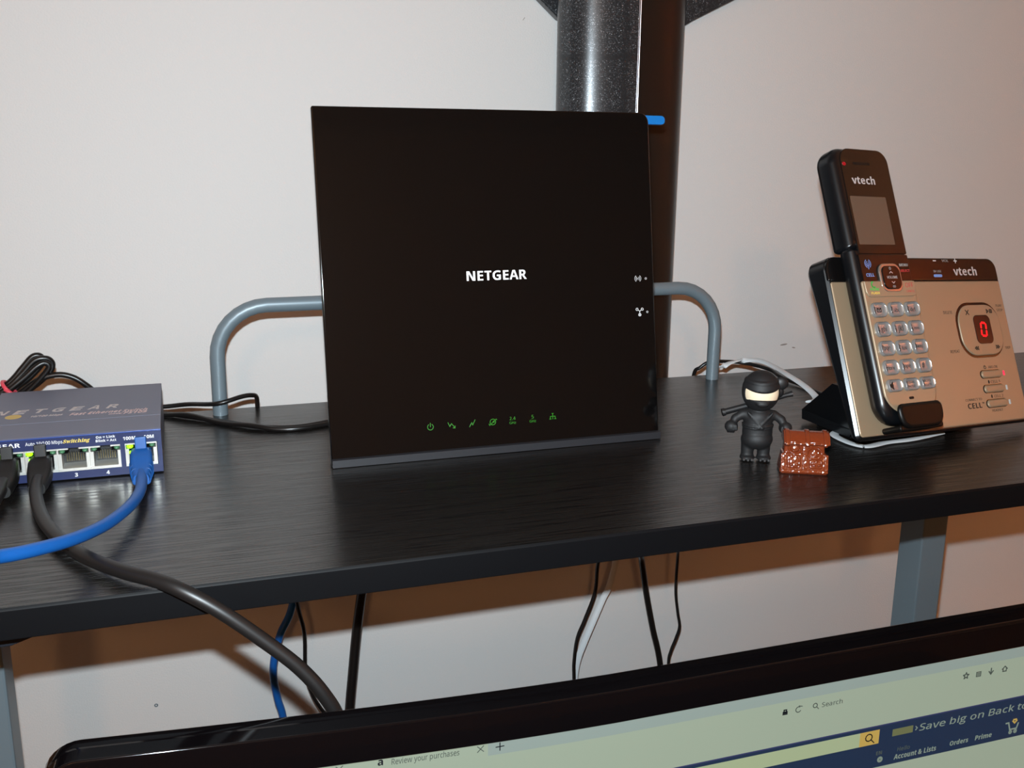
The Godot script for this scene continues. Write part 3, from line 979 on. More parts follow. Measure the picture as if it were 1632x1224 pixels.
func phone() -> void:
	var Rb := Basis(Vector3(0.9807355, -0.05366067, -0.18782546), Vector3(-0.02563405, 0.91785976, -0.39607619), Vector3(0.19365115, 0.39326071, 0.89880212)).orthonormalized()
	var ob := Vector3(0.2952, 0.0160, 0.2324)
	Rb = Rb.scaled(Vector3.ONE * PHONE)
	var t := thing("answering_machine", "silver and black answering machine base with red digit, tilted, right end of shelf", "telephone", Vector3(0.39, 0.0, 0.18))
	var xf := Transform3D(Rb, ob - t.position)
	# black case: thin at the bottom, thick at the top
	var g := Geo.new()
	var rim := Geo.rrect4(-2.2, -2.0, 168.6, 115.6, [4.0, 4.0, 9.0, 9.0], 6)
	var ra := PackedVector3Array(); var rb := PackedVector3Array(); var rc := PackedVector3Array(); var rd := PackedVector3Array()
	var inn := Geo.inset(rim, 3.0)
	var edge := Geo.inset(rim, 1.5)
	for i in rim.size():
		var deep := -8.0 - 11.0 * clampf(rim[i].y / 115.0, 0.0, 1.0)
		ra.append(Vector3(inn[i].x, inn[i].y, deep))
		rb.append(Vector3(rim[i].x, rim[i].y, deep + 3.5))
		rc.append(Vector3(rim[i].x, rim[i].y, -2.5))
		rd.append(Vector3(edge[i].x, edge[i].y, -0.8))
	g.skin([ra, rb, rc, rd])
	g.cap(ra, false)
	g.cap(rd, true)
	part(t, "case", g, M["phone side"], xf)
	g = Geo.new()
	g.extrude(Geo.rrect4(-0.3, 0.0, 166.8, 98.9, [3.0, 3.0, 1.6, 1.6], 4), -3.0, 0.0, 1.0, 4)
	var face := part(t, "front_shell", g, M["phone silver"], xf)
	face.set_meta("label", "silver front of the answering machine")
	g = Geo.new()
	g.extrude(Geo.rrect4(-1.6, 99.1, 166.8, 115.2, [1.6, 1.6, 8.0, 8.0], 6), -3.0, 0.0, 1.1, 4)
	var strip := part(t, "top_strip", g, M["phone black"], xf)
	text(strip, "vtech", 131.7, 105.9, 24.5, 6.2, M["pale print"], Transform3D(), 0.05, true)
	text(strip, "VOL", 113.0, 113.2, 7.0, 1.7, M["grey print"], Transform3D(), 0.03, false)
	icon(strip, [[Vector2(-1, 0), Vector2(1, 0)]], 101.9, 113.1, 1.3, 0.6, M["white print"], Transform3D(), 0.05)
	icon(strip, [[Vector2(-1, 0), Vector2(1, 0)], [Vector2(0, -1), Vector2(0, 1)]], 123.5, 113.1, 1.4, 0.6, M["white print"], Transform3D(), 0.05)
	text(strip, "IN USE", 102.7, 105.7, 8.0, 1.6, M["grey print"], Transform3D(), 0.05, false)
	g = Geo.new()
	g.T = Transform3D(Basis(), Vector3(102.4, 102.6, 0))
	g.extrude(pill(8.5, 2.0), -0.5, 0.3, 0.2)
	part(strip, "in_use_light", g, M["blue print"])
	# raised round-cornered pad with a dark gap, the message window in its middle
	g = Geo.new()
	g.extrude(Geo.rrect(110.6, 44.6, 157.4, 83.4, 15.0, 8), -0.5, 0.12)
	part(face, "pad_gap", g, M["phone black"])
	g = Geo.new()
	g.extrude(Geo.rrect(112.6, 46.2, 156.8, 81.6, 13.6, 8), -0.5, 1.0, 0.7, 3)
	var pad := part(face, "key_pad", g, M["phone silver"])
	g = Geo.new()
	g.extrude(Geo.rrect(127.8, 54.0, 145.4, 74.2, 4.0, 6), -0.5, 1.35, 0.3)
	part(pad, "message_window", g, M["display window"])
	g = Geo.new()
	for s in [[0.0, 4.6, 1], [0.0, -4.6, 1], [-2.6, 2.35, 0], [2.6, 2.35, 0], [-2.6, -2.35, 0], [2.6, -2.35, 0]]:
		g.T = Transform3D(Basis(Vector3.BACK, -0.12), Vector3(136.6, 64.0, 0)) * Transform3D(Basis(), Vector3(s[0] + s[1] * 0.0, s[1], 0))
		g.extrude(pill(4.2, 1.5, 3) if s[2] else pill(1.5, 4.1, 3), 1.36, 1.5)
	part(pad, "digit", g, M["digit red"])
	var ink: Material = M["black print"]
	icon(pad, [[Vector2(-1, -1), Vector2(1, 1)], [Vector2(-1, 1), Vector2(1, -1)]], 123.2, 76.3, 1.5, 0.7, ink, Transform3D(), 1.03)
	icon(pad, [[Vector2(-2.2, 0.9), Vector2(-0.8, 0), Vector2(-2.2, -0.9), Vector2(-2.2, 0.9)], [Vector2(0.3, 0.8), Vector2(2, 0.8), Vector2(2, -0.8), Vector2(0.3, -0.8), Vector2(0.3, 0.8)], [Vector2(0.4, 0), Vector2(2, 0)]], 147.0, 76.8, 1.3, 0.7, ink, Transform3D(), 1.03)
	icon(pad, [[Vector2(0, 1), Vector2(-1.5, 0), Vector2(0, -1), Vector2(0, 1)], [Vector2(1.7, 1), Vector2(0.2, 0), Vector2(1.7, -1), Vector2(1.7, 1)]], 125.5, 51.2, 1.1, 0.6, ink, Transform3D(), 1.03)
	icon(pad, [[Vector2(0, 1), Vector2(1.5, 0), Vector2(0, -1), Vector2(0, 1)], [Vector2(-1.7, 1), Vector2(-0.2, 0), Vector2(-1.7, -1), Vector2(-1.7, 1)]], 148.5, 51.4, 1.1, 0.6, ink, Transform3D(), 1.03)
	for q in [["DELETE", 104.5, 76.9, 9.0, 2.0, false], ["REPEAT", 103.8, 50.0, 9.4, 2.0, false], ["PLAY", 160.2, 80.8, 6.4, 1.8, false], ["STOP", 160.4, 77.6, 6.4, 1.8, false], ["SKIP", 160.6, 50.6, 5.6, 1.8, false], ["ANS ON", 139.5, 37.8, 9.5, 1.9, false], ["CELL 1", 139.0, 27.6, 9.5, 1.9, false], ["CELL 2", 139.5, 17.6, 9.5, 1.9, false], ["CONNECT TO", 112.4, 16.6, 17.0, 1.6, false], ["CELL", 112.4, 12.4, 14.5, 3.6, true], ["TM", 121.4, 13.9, 2.2, 1.0, true], ["HEADSET", 135.1, 8.0, 11.5, 1.7, false]]:
		text(face, q[0], q[1], q[2], q[3], q[4], ink, Transform3D(), 0.03, q[5])
	icon(face, [arc(0, 0, 1.0, 120, 420), [Vector2(0, 0.2), Vector2(0, 1.2)]], 131.0, 37.9, 1.1, 0.4, ink, Transform3D(), 0.03)
	for y in [27.7, 17.7]:
		g = Geo.new()
		g.extrude(Geo.circle(Vector2(132.0, y), 0.8, 1.3, 12), 0.0, 0.06)
		part(face, "symbol", g, ink)
	for i in 3:
		var y: float = [33.0, 22.9, 12.8][i]
		g = Geo.new()
		g.T = Transform3D(Basis(), Vector3(135.6, y, 0))
		g.extrude(pill(22.4, 6.0), -0.3, 0.1)
		part(face, "button_gap", g, M["phone black"])
		g = Geo.new()
		g.T = Transform3D(Basis(), Vector3(135.8, y - 0.1, 0))
		g.extrude(pill(21.4, 5.2), -0.4, 1.5, 1.2, 4)
		part(face, "button", g, M["phone silver"])
		g = Geo.new()
		g.extrude(Geo.rrect(149.0, y - 1.7, 150.6, y + 1.7, 0.5, 3), -0.4, 0.4, 0.2)
		part(face, "indicator_light", g, M["led red"] if i == 0 else M["light pipe"])
	# cradle lip that holds the handset's foot
	var oh := Vector3(0.32952, 0.06516, 0.21837)
	var Rh := Basis(Vector3(0.98042075, -0.04737611, -0.19112993), Vector3(-0.0327191, 0.91793937, -0.39536916), Vector3(0.19417674, 0.39388173, 0.89841671)).orthonormalized().scaled(Vector3.ONE * PHONE)
	var hx := Transform3D(Rh, oh - t.position)
	g = Geo.new()
	g.extrude(Geo.rrect4(-18.5, -51.0, 21.5, -35.4, [9.0, 9.0, 4.0, 4.0], 6), 0.7, 4.2, 2.2, 4)
	g.extrude(Geo.rrect4(-18.5, -52.0, 21.5, -48.2, [1.8, 1.8, 1.8, 1.8], 6), -13.0, 1.8, 1.0, 3)
	part(t, "cradle_lip", g, M["lip black"], hx)
	# rear support wedge standing on the shelf
	g = Geo.new()
	var sx := Transform3D(Basis(), -t.position)
	g.skin([
		PackedVector3Array([V(0.3180, 0.0026, 0.1920), V(0.4300, 0.0026, 0.1750), V(0.4100, 0.0026, 0.1250), V(0.3160, 0.0026, 0.1445)]),
		PackedVector3Array([V(0.3165, 0.0090, 0.1980), V(0.4300, 0.0090, 0.1780), V(0.4100, 0.0090, 0.1250), V(0.3158, 0.0090, 0.1440)]),
		PackedVector3Array([V(0.2990, 0.0400, 0.2080), V(0.4050, 0.0400, 0.1900), V(0.4000, 0.0400, 0.1760), V(0.2988, 0.0400, 0.1965)])])
	g.quad(V(0.3180, 0.0026, 0.1920), V(0.3160, 0.0026, 0.1445), V(0.4100, 0.0026, 0.1250), V(0.4300, 0.0026, 0.1750))
	g.quad(V(0.2990, 0.0400, 0.2080), V(0.4050, 0.0400, 0.1900), V(0.4000, 0.0400, 0.1760), V(0.2988, 0.0400, 0.1965))
	part(t, "rear_support", g, M["phone side"], sx, 20.0)
	for q in [[0.327, 0.183], [0.327, 0.153], [0.401, 0.134], [0.417, 0.169]]:
		g = Geo.new()
		g.T = Transform3D(Basis(), V(q[0], 0, q[1]))
		g.lathe([Vector2(4, 0.3), Vector2(4, 3.0)], 14)
		part(t, "rubber_foot", g, M["satin black"], sx)
	handset(Rh, oh)

func handset(Rh: Basis, oh: Vector3) -> void:
	var t := thing("cordless_handset", "black and silver cordless phone handset standing in the answering machine's cradle", "telephone", oh)
	var xf := Transform3D(Rh, Vector3.ZERO)
	var g := Geo.new()
	g.extrude(Geo.rrect4(-27.0, -47.5, 24.2, 66.0, [15.0, 15.0, 3.0, 3.0], 8), -13.0, -0.5, 5.5, 5)
	g.extrude(Geo.rrect4(-27.6, 64.0, 24.0, 132.0, [3.0, 3.0, 11.0, 11.0], 8), -17.0, -0.5, 5.5, 5)
	part(t, "body", g, M["phone side"], xf)
	g = Geo.new()
	# top face: glossy black, curving away at the left edge
	var rings := []
	for i in 7:
		var x := -24.5 + i * 1.6
		rings.append(x)
	g.extrude(Geo.rrect4(-21.5, 60.8, 22.6, 130.6, [0.5, 0.5, 9.0, 9.0], 8), -2.0, 0.0, 0.5, 3)
	var upper := part(t, "upper_face", g, M["phone black"], xf)
	g = Geo.new()
	g.extrude(Geo.rrect(-22.5, 43.0, 22.8, 60.2, 0.8, 3), -2.0, -0.1, 0.4, 2)
	var middle := part(t, "middle_face", g, M["phone black"], xf)
	g = Geo.new()
	g.extrude(Geo.rrect4(-24.2, -40.5, 23.4, 43.2, [14.0, 14.0, 1.4, 1.4], 8), -2.0, 0.2, 0.9, 3)
	var plate := part(t, "key_plate", g, M["phone silver"], xf)
	# display
	g = Geo.new()
	g.extrude(Geo.rrect(-19.4, 66.8, 13.4, 98.6, 0.6, 3), -0.4, 0.08)
	part(upper, "display", g, M["screen film"])
	text(upper, "vtech", -3.9, 109.6, 21.0, 5.4, M["pale print"], Transform3D(), 0.05, true)
	g = Geo.new()
	g.extrude(Geo.rrect(-10.6, 119.8, 4.8, 121.6, 0.8, 4), -0.4, 0.06)
	part(upper, "earpiece_slot", g, M["port dark"])
	g = Geo.new()
	g.ellipsoid(Vector3(-18.6, 120.0, -0.2), Vector3(1.8, 1.3, 0.8), 14, 8)
	part(upper, "charge_light", g, M["dim red"])
	# navigation key in a chrome ring
	g = Geo.new()
	g.extrude(Geo.rrect(-8.2, 35.4, 11.6, 54.2, 5.5, 6), -0.5, 1.4, 0.8, 3)
	var ring := part(middle, "navigation_ring", g, M["chrome"])
	g = Geo.new()
	g.extrude(Geo.rrect(-6.6, 37.2, 10.0, 52.4, 4.4, 6), 0.0, 2.0, 0.6, 3)
	part(ring, "navigation_key", g, M["phone black"])
	text(ring, "VOLUME", 1.7, 44.8, 9.6, 1.7, M["pale print"], Transform3D(), 2.02, false)
	icon(ring, [[Vector2(-1, -0.4), Vector2(0, 0.4), Vector2(1, -0.4)]], 1.4, 48.0, 1.3, 0.4, M["pale print"], Transform3D(), 2.02)
	icon(ring, [[Vector2(-1, 0.4), Vector2(0, -0.4), Vector2(1, 0.4)]], 2.0, 41.4, 1.3, 0.4, M["pale print"], Transform3D(), 2.02)
	icon(ring, [arc(0, 0, 0.6, 0, 360, 8)], 1.2, 50.6, 1.2, 0.5, M["grey print"], Transform3D(), 2.02)
	icon(ring, [arc(-0.7, 0, 0.6, 0, 360, 8), arc(0.7, 0, 0.6, 0, 360, 8)], 2.0, 38.8, 0.9, 0.4, M["grey print"], Transform3D(), 2.02)
	# soft keys: antenna, menu, talk, off
	icon(middle, [[Vector2(0, -1.3), Vector2(0, 0.3)], arc(0, 0.5, 0.8, -60, 60, 6), arc(0, 0.5, 0.8, 120, 240, 6), arc(0, 0.5, 1.4, -60, 60, 6), arc(0, 0.5, 1.4, 120, 240, 6), arc(0, 0.5, 0.15, 0, 360, 6)], -15.5, 53.4, 1.9, 0.5, M["blue print"], Transform3D(), -0.05)
	text(middle, "CELL", -15.3, 47.0, 7.2, 2.2, M["blue print"], Transform3D(), -0.05, true)
	text(middle, "MENU", 17.2, 53.4, 8.0, 1.8, M["grey print"], Transform3D(), -0.05, true)
	text(middle, "SELECT", 17.6, 49.6, 8.6, 1.6, M["red print"], Transform3D(), -0.05, true)
	g = Geo.new()
	g.extrude(PackedVector2Array([Vector2(-23.2, 42.6), Vector2(-23.0, 36.0), Vector2(-21.5, 33.4), Vector2(-19.0, 32.6), Vector2(20.0, 32.6), Vector2(22.2, 33.4), Vector2(22.8, 36.0), Vector2(22.8, 42.6)]), 0.0, 1.1, 0.5, 3)
	var soft := part(plate, "talk_key", g, M["phone silver"])
	icon(soft, [arc(0, 0, 1.2, 150, 300, 8), [Vector2(-1.0, 0.9), Vector2(-0.3, 1.2)]], -15.6, 40.4, 1.5, 0.8, M["green print"], Transform3D(), 1.12)
	text(soft, "PHONE", -15.3, 37.4, 7.8, 1.6, M["green print"], Transform3D(), 1.12, true)
	text(soft, "FLASH", -15.3, 35.0, 7.4, 1.5, M["yellow print"], Transform3D(), 1.12, true)
	text(soft, "OFF", 17.2, 39.8, 7.4, 3.0, M["red print"], Transform3D(), 1.12, false)
	text(soft, "CANCEL", 17.4, 35.8, 7.8, 1.5, M["red print"], Transform3D(), 1.12, false)
	# dished keys
	var names := [["1", "", "2", "abc", "3", "def"], ["4", "ghi", "5", "jkl", "6", "mno"], ["7", "pqrs", "8", "tuv", "9", "wxyz"], ["*", "tone", "0", "oper", "#", ""], ["", "", "REDIAL", "PAUSE", "MUTE", "DELETE"]]
	var key_mesh := dished(12.6, 9.6).mesh(60.0)
	var low_mesh := dished(12.6, 8.0).mesh(60.0)
	for r in 5:
		for c in 3:
			var x: float = -15.3 + c * 15.2
			var y: float = [24.2, 11.9, -0.2, -12.3, -23.6][r]
			var kx := Transform3D(Basis(), Vector3(x, y, 0.2) * MM)
			var k := part(plate, "key", key_mesh if r < 4 else low_mesh, M["key silver"], kx)
			var a: String = names[r][c * 2]
			var b: String = names[r][c * 2 + 1]
			if r == 4 and c > 0:
				text(k, a, 0.0, 1.3, 8.0, 1.5, ink_(), Transform3D(), 0.72, false)
				text(k, b, 0.0, -1.2, 8.0, 1.5, ink_(), Transform3D(), 0.72, false)
			elif r == 4:
				g = Geo.new()
				g.extrude(PackedVector2Array([Vector2(-4, -1), Vector2(-2.6, -1), Vector2(-0.8, -2.6), Vector2(-0.8, 2.6), Vector2(-2.6, 1), Vector2(-4, 1)]), 0.5, 0.8)
				part(k, "symbol", g, ink_())
			else:
				text(k, a, -3.9 if b or a == "1" else 0.0, 0.0, 1.5 if a == "1" else 2.6, 4.0, ink_(), Transform3D(), 0.72, false)
				if b:
					text(k, b, 1.2, -0.3, 1.6 * b.length(), 0.0, ink_(), Transform3D(), 0.62, false)
				elif a == "1":
					icon(k, [[Vector2(-1.3, -0.9), Vector2(1.3, -0.9), Vector2(1.3, 0.9), Vector2(-1.3, 0.9), Vector2(-1.3, -0.9)], [Vector2(-1.3, 0.9), Vector2(0, -0.1), Vector2(1.3, 0.9)]], 0.4, 0.0, 1.3, 0.5, ink_(), Transform3D(), 0.62)
	g = Geo.new()
	g.extrude(Geo.rrect(-3.4, -32.8, 1.0, -31.2, 0.7, 3), 0.0, 0.26)
	part(plate, "microphone_hole", g, M["port dark"])

func ink_() -> Material:
	return M["black print"]

# a key with rounded shoulders and a face hollowed from side to side
func dished(w: float, h: float) -> Geo:
	var g := Geo.new()
	var poly := Geo.rrect(-w / 2, -h / 2, w / 2, h / 2, minf(w, h) * 0.36, 6)
	var rings := [Geo.ring_at(poly, -0.3), Geo.ring_at(poly, 0.7), Geo.ring_at(Geo.inset(poly, 0.15), 1.7), Geo.ring_at(Geo.inset(poly, 0.45), 2.1)]
	for s in [0.97, 0.93, 0.88, 0.82, 0.74, 0.6, 0.4, 0.2, 0.02]:
		var r := PackedVector3Array()
		for p in Geo.inset(poly, 0.45):
			var q: Vector2 = p * s
			var hx := w / 2 - 0.45
			r.append(Vector3(q.x, q.y, 2.1 - 1.6 * (1.0 - pow(absf(q.x / hx), 5.0)) * (1.0 - pow(absf(q.y / (h / 2)), 6.0))))
		rings.append(r)
	g.skin(rings)
	g.cap(rings[0], false)
	g.cap(rings[-1], true)
	return g

# ---- the small black ninja figure: a smooth field meshed as surface nets
func capsule(p: Vector3, a: Vector3, b: Vector3, ra: float, rb: float) -> float:
	var ab := b - a
	var k := clampf((p - a).dot(ab) / ab.length_squared(), 0.0, 1.0)
	return p.distance_to(a + ab * k) - lerpf(ra, rb, k)

func ell(p: Vector3, c: Vector3, r: Vector3) -> float:
	var q := (p - c) / r
	var k := q.length()
	return (k - 1.0) * minf(r.x, minf(r.y, r.z)) if k > 0.001 else -r.x

func smin(a: float, b: float, k: float) -> float:
	var h := clampf(0.5 + 0.5 * (b - a) / k, 0.0, 1.0)
	return lerpf(b, a, h) - k * h * (1.0 - h)

func ninja_field(p: Vector3) -> float:
	var head := ell(p, Vector3(0.5, 41.7, 0), Vector3(10.1, 11.3, 9.9))
	var d := 1e9
	if p.y > 14.0:
		# wrapped hood above the eyes, dipping in the middle, and the mask below
		var brow := 43.2 + 0.012 * p.x * p.x - 0.35 * absf(p.z - 9.0) * 0.0
		var hood := maxf(head - 0.9, brow - p.y)
		var fold := maxf(head - 1.35, maxf(47.4 + 0.008 * p.x * p.x - p.y, p.y - 48.8 - 0.008 * p.x * p.x))
		var mask := maxf(head - 0.75, p.y - 38.1 + 0.004 * p.x * p.x)
		if p.z < 4.0:
			mask = minf(mask, head - 0.8)
		d = minf(head, smin(hood, mask, 0.4))
		d = smin(d, fold, 0.8)
		var nose := ell(p, Vector3(0.6, 36.0, 9.6), Vector3(3.4, 1.6, 1.5))
		d = smin(d, nose, 1.2)
		var torso := capsule(Vector3(p.x / 1.22, p.y, p.z), Vector3(0, 17, 0), Vector3(0, 25.5, 0), 7.2, 6.8)
		torso = smin(torso, capsule(p, Vector3(-7.5, 27.5, 0), Vector3(7.5, 27.5, 0), 3.0, 3.0), 2.0)
		var lap := minf(capsule(p, Vector3(-6.5, 29.5, 4.2), Vector3(1.5, 21, 7.4), 0.75, 0.75), capsule(p, Vector3(7.5, 29.5, 4.2), Vector3(-0.5, 21.0, 7.2), 0.75, 0.75))
		torso = smin(torso, lap, 0.5)
		d = smin(d, torso, 0.5)
		for s in [-1.0, 1.0]:
			var arm := smin(capsule(p, Vector3(s * 9.0, 27.6, 0), Vector3(s * 13.2, 25.0, 0.6), 2.7, 2.4), capsule(p, Vector3(s * 13.2, 25.0, 0.6), Vector3(s * 14.8, 22.2, 2.0), 2.4, 2.2), 0.8)
			var hand := ell(p, Vector3(s * 15.6, 20.6, 2.6), Vector3(3.9, 3.6, 3.7))
			hand = minf(hand, capsule(p, Vector3(s * 13.4, 21.6, 5.4), Vector3(s * 13.0, 19.4, 5.6), 1.0, 0.9))
			for f in 3:
				hand = smin(hand, capsule(p, Vector3(s * (14.6 + f * 1.6), 19.2, 5.3 - f * 0.4), Vector3(s * (14.4 + f * 1.5), 17.6, 4.2 - f * 0.3), 0.95, 0.8), 0.35)
			d = smin(d, smin(arm, hand, 0.5), 0.6)
	if p.y < 24.0:
		var belt := maxf(capsule(Vector3(p.x / 1.22, p.y, p.z), Vector3(0, 15, 0), Vector3(0, 25.5, 0), 7.7, 7.5), absf(p.y - 21.8) - 0.55)
		belt = minf(belt, maxf(capsule(Vector3(p.x / 1.22, p.y, p.z), Vector3(0, 15, 0), Vector3(0, 25.5, 0), 7.6, 7.4), absf(p.y - 20.4) - 0.45))
		var belly := ell(p, Vector3(0, 13.2, 0.8), Vector3(9.1, 6.6, 7.8))
		d = minf(d, smin(belly, belt, 0.3))
		for x in [-5.0, 4.2]:
			var leg := capsule(p, Vector3(x, 12, 0), Vector3(x * 1.02, 3.5, 0.2), 4.0, 3.6)
			var foot := ell(p, Vector3(x * 1.05, 1.7, 1.6), Vector3(4.3, 1.9, 4.6))
			leg = smin(leg, foot, 1.0)
			d = smin(d, leg, 1.0)
	return maxf(d, -p.y)

func nets(field: Callable, lo: Vector3, hi: Vector3, h: float) -> Geo:
	var n := Vector3i(((hi - lo) / h).ceil()) + Vector3i.ONE
	var val := PackedFloat32Array()
	val.resize(n.x * n.y * n.z)
	val.fill(1e6)
	# coarse pass finds the blocks that the surface may cross
	var B := 5
	var sx := 1; var sy := n.x; var sz := n.x * n.y
	for bz in range(0, n.z, B):
		for by in range(0, n.y, B):
			for bx in range(0, n.x, B):
				var mid := lo + Vector3(bx + B * 0.5, by + B * 0.5, bz + B * 0.5) * h
				var dm: float = field.call(mid)
				if absf(dm) > h * B * 1.5:
					if dm < 0:
						for z in range(bz, mini(bz + B, n.z)):
							for y in range(by, mini(by + B, n.y)):
								for x in range(bx, mini(bx + B, n.x)):
									val[x + y * sy + z * sz] = -1.0
					else:
						for z in range(bz, mini(bz + B, n.z)):
							for y in range(by, mini(by + B, n.y)):
								for x in range(bx, mini(bx + B, n.x)):
									val[x + y * sy + z * sz] = 1.0
					continue
				for z in range(bz, mini(bz + B, n.z)):
					for y in range(by, mini(by + B, n.y)):
						for x in range(bx, mini(bx + B, n.x)):
							val[x + y * sy + z * sz] = field.call(lo + Vector3(x, y, z) * h)
	var spot := {}
	var cs := [Vector3i(0, 0, 0), Vector3i(1, 0, 0), Vector3i(0, 1, 0), Vector3i(1, 1, 0), Vector3i(0, 0, 1), Vector3i(1, 0, 1), Vector3i(0, 1, 1), Vector3i(1, 1, 1)]
	var es := [[0, 1], [2, 3], [4, 5], [6, 7], [0, 2], [1, 3], [4, 6], [5, 7], [0, 4], [1, 5], [2, 6], [3, 7]]
	for z in n.z - 1:
		for y in n.y - 1:
			for x in n.x - 1:
				var i := x + y * sy + z * sz
				var a := val[i] < 0
				if a == (val[i + 1] < 0) and a == (val[i + sy] < 0) and a == (val[i + sy + 1] < 0) and a == (val[i + sz] < 0) and a == (val[i + sz + 1] < 0) and a == (val[i + sz + sy] < 0) and a == (val[i + sz + sy + 1] < 0):
					continue
				var f := []
				for c in cs:
					f.append(val[i + c.x + c.y * sy + c.z * sz])
				var sum := Vector3.ZERO
				var cnt := 0
				for e in es:
					var p: float = f[e[0]]
					var q: float = f[e[1]]
					if (p < 0) != (q < 0):
						sum += Vector3(cs[e[0]]).lerp(Vector3(cs[e[1]]), p / (p - q))
						cnt += 1
				spot[i] = lo + (Vector3(x, y, z) + sum / cnt) * h
	var g := Geo.new()
	for i in spot:
		var x: int = i % sy
		var y: int = (i / sy) % n.y
		var z: int = i / sz
		var a := val[i] < 0
		if y > 0 and z > 0 and a != (val[i + 1] < 0):
			face4(g, spot, i, i - sy, i - sy - sz, i - sz, a)
		if x > 0 and z > 0 and a != (val[i + sy] < 0):
			face4(g, spot, i, i - sz, i - sz - 1, i - 1, a)
		if x > 0 and y > 0 and a != (val[i + sz] < 0):
			face4(g, spot, i, i - 1, i - 1 - sy, i - sy, a)
	return g

func face4(g: Geo, spot: Dictionary, a: int, b: int, c: int, d: int, flip: bool) -> void:
	if not (spot.has(b) and spot.has(c) and spot.has(d)):
		return
	if flip:
		g.quad(spot[a], spot[b], spot[c], spot[d])
	else:
		g.quad(spot[d], spot[c], spot[b], spot[a])

func ninja() -> void:
	var t := thing("ninja_figure", "small matte black toy ninja standing between router and answering machine", "figurine", Vector3(0.2415, 0.0, 0.2065))
	t.rotation.y = deg_to_rad(-24.0)
	part(t, "body", nets(ninja_field, Vector3(-21, -0.6, -11.5), Vector3(21, 56, 12.5), 0.55), M["ninja black"], Transform3D(), 75.0)
	# pale face showing in the slit
	var g := Geo.new()
	var rows := []
	for j in 5:
		var r := PackedVector3Array()
		for i in 25:
			var a := deg_to_rad(lerpf(-78.0, 78.0, i / 24.0))
			var x := sin(a)
			var yb := lerpf(37.7, 43.6 + 1.1 * x * x - 0.9 * (1.0 - x * x), j / 4.0) + (0.9 * (1.0 - x * x) * (1.0 - j / 4.0) - 0.2)
			var k := (yb - 41.7) / 11.5
			var c := sqrt(maxf(0.0, 1.0 - k * k))
			r.append(Vector3(0.5 + 10.45 * c * x, yb, 10.3 * c * cos(a)))
		rows.append(r)
	for j in 4:
		for i in 24:
			g.quad(rows[j][i], rows[j][i + 1], rows[j + 1][i + 1], rows[j + 1][i])
	var fc := part(t, "face", g, M["skin"], Transform3D(), 80.0)
	fc.set_meta("label", "pale strip of face in the hood's slit")
	# sword across the back
	g = Geo.new()
	var a := Vector3(-20.5, 26.6, -5.0); var b := Vector3(20.5, 38.2, -10.5)
	g.tube(PackedVector3Array([a, a.lerp(b, 0.04), a.lerp(b, 0.045), a.lerp(b, 0.6), a.lerp(b, 0.72)]), 1.9, 12, 0.0, Vector3.ZERO, PackedFloat32Array([1.25, 1.25, 1.0, 1.0, 1.0]))
	var sw := part(t, "sword", g, M["ninja dark"])
	g = Geo.new()
	g.tube(PackedVector3Array([a.lerp(b, 0.70), a.lerp(b, 0.715), a.lerp(b, 0.72), a.lerp(b, 0.8), a.lerp(b, 0.9), a.lerp(b, 1.0)]), 1.6, 12, 0.0, Vector3.ZERO, PackedFloat32Array([2.0, 2.0, 0.9, 1.0, 0.9, 1.15]))
	part(sw, "hilt", g, M["ninja dark"])
	# knot of the hood at the side
	g = Geo.new()
	g.ellipsoid(Vector3(13.0, 44.8, -7.5), Vector3(4.4, 4.0, 2.2), 16, 10)
	g.ellipsoid(Vector3(12.4, 39.6, -7.8), Vector3(2.8, 3.4, 1.8), 14, 8)
	g.ellipsoid(Vector3(9.0, 43.0, -7.0), Vector3(1.8, 1.8, 1.8), 12, 8)
	part(t, "knot", g, M["ninja dark"])
	for x in [-5.2, 4.4]:
		for i in 3:
			g = Geo.new()
			g.ellipsoid(Vector3(x + (i - 1) * 2.3, 1.2, 6.2 - absf(i - 1.0) * 0.7), Vector3(0.85, 0.9, 1.3), 10, 8)
			part(t, "claw", g, M["ninja toe"])

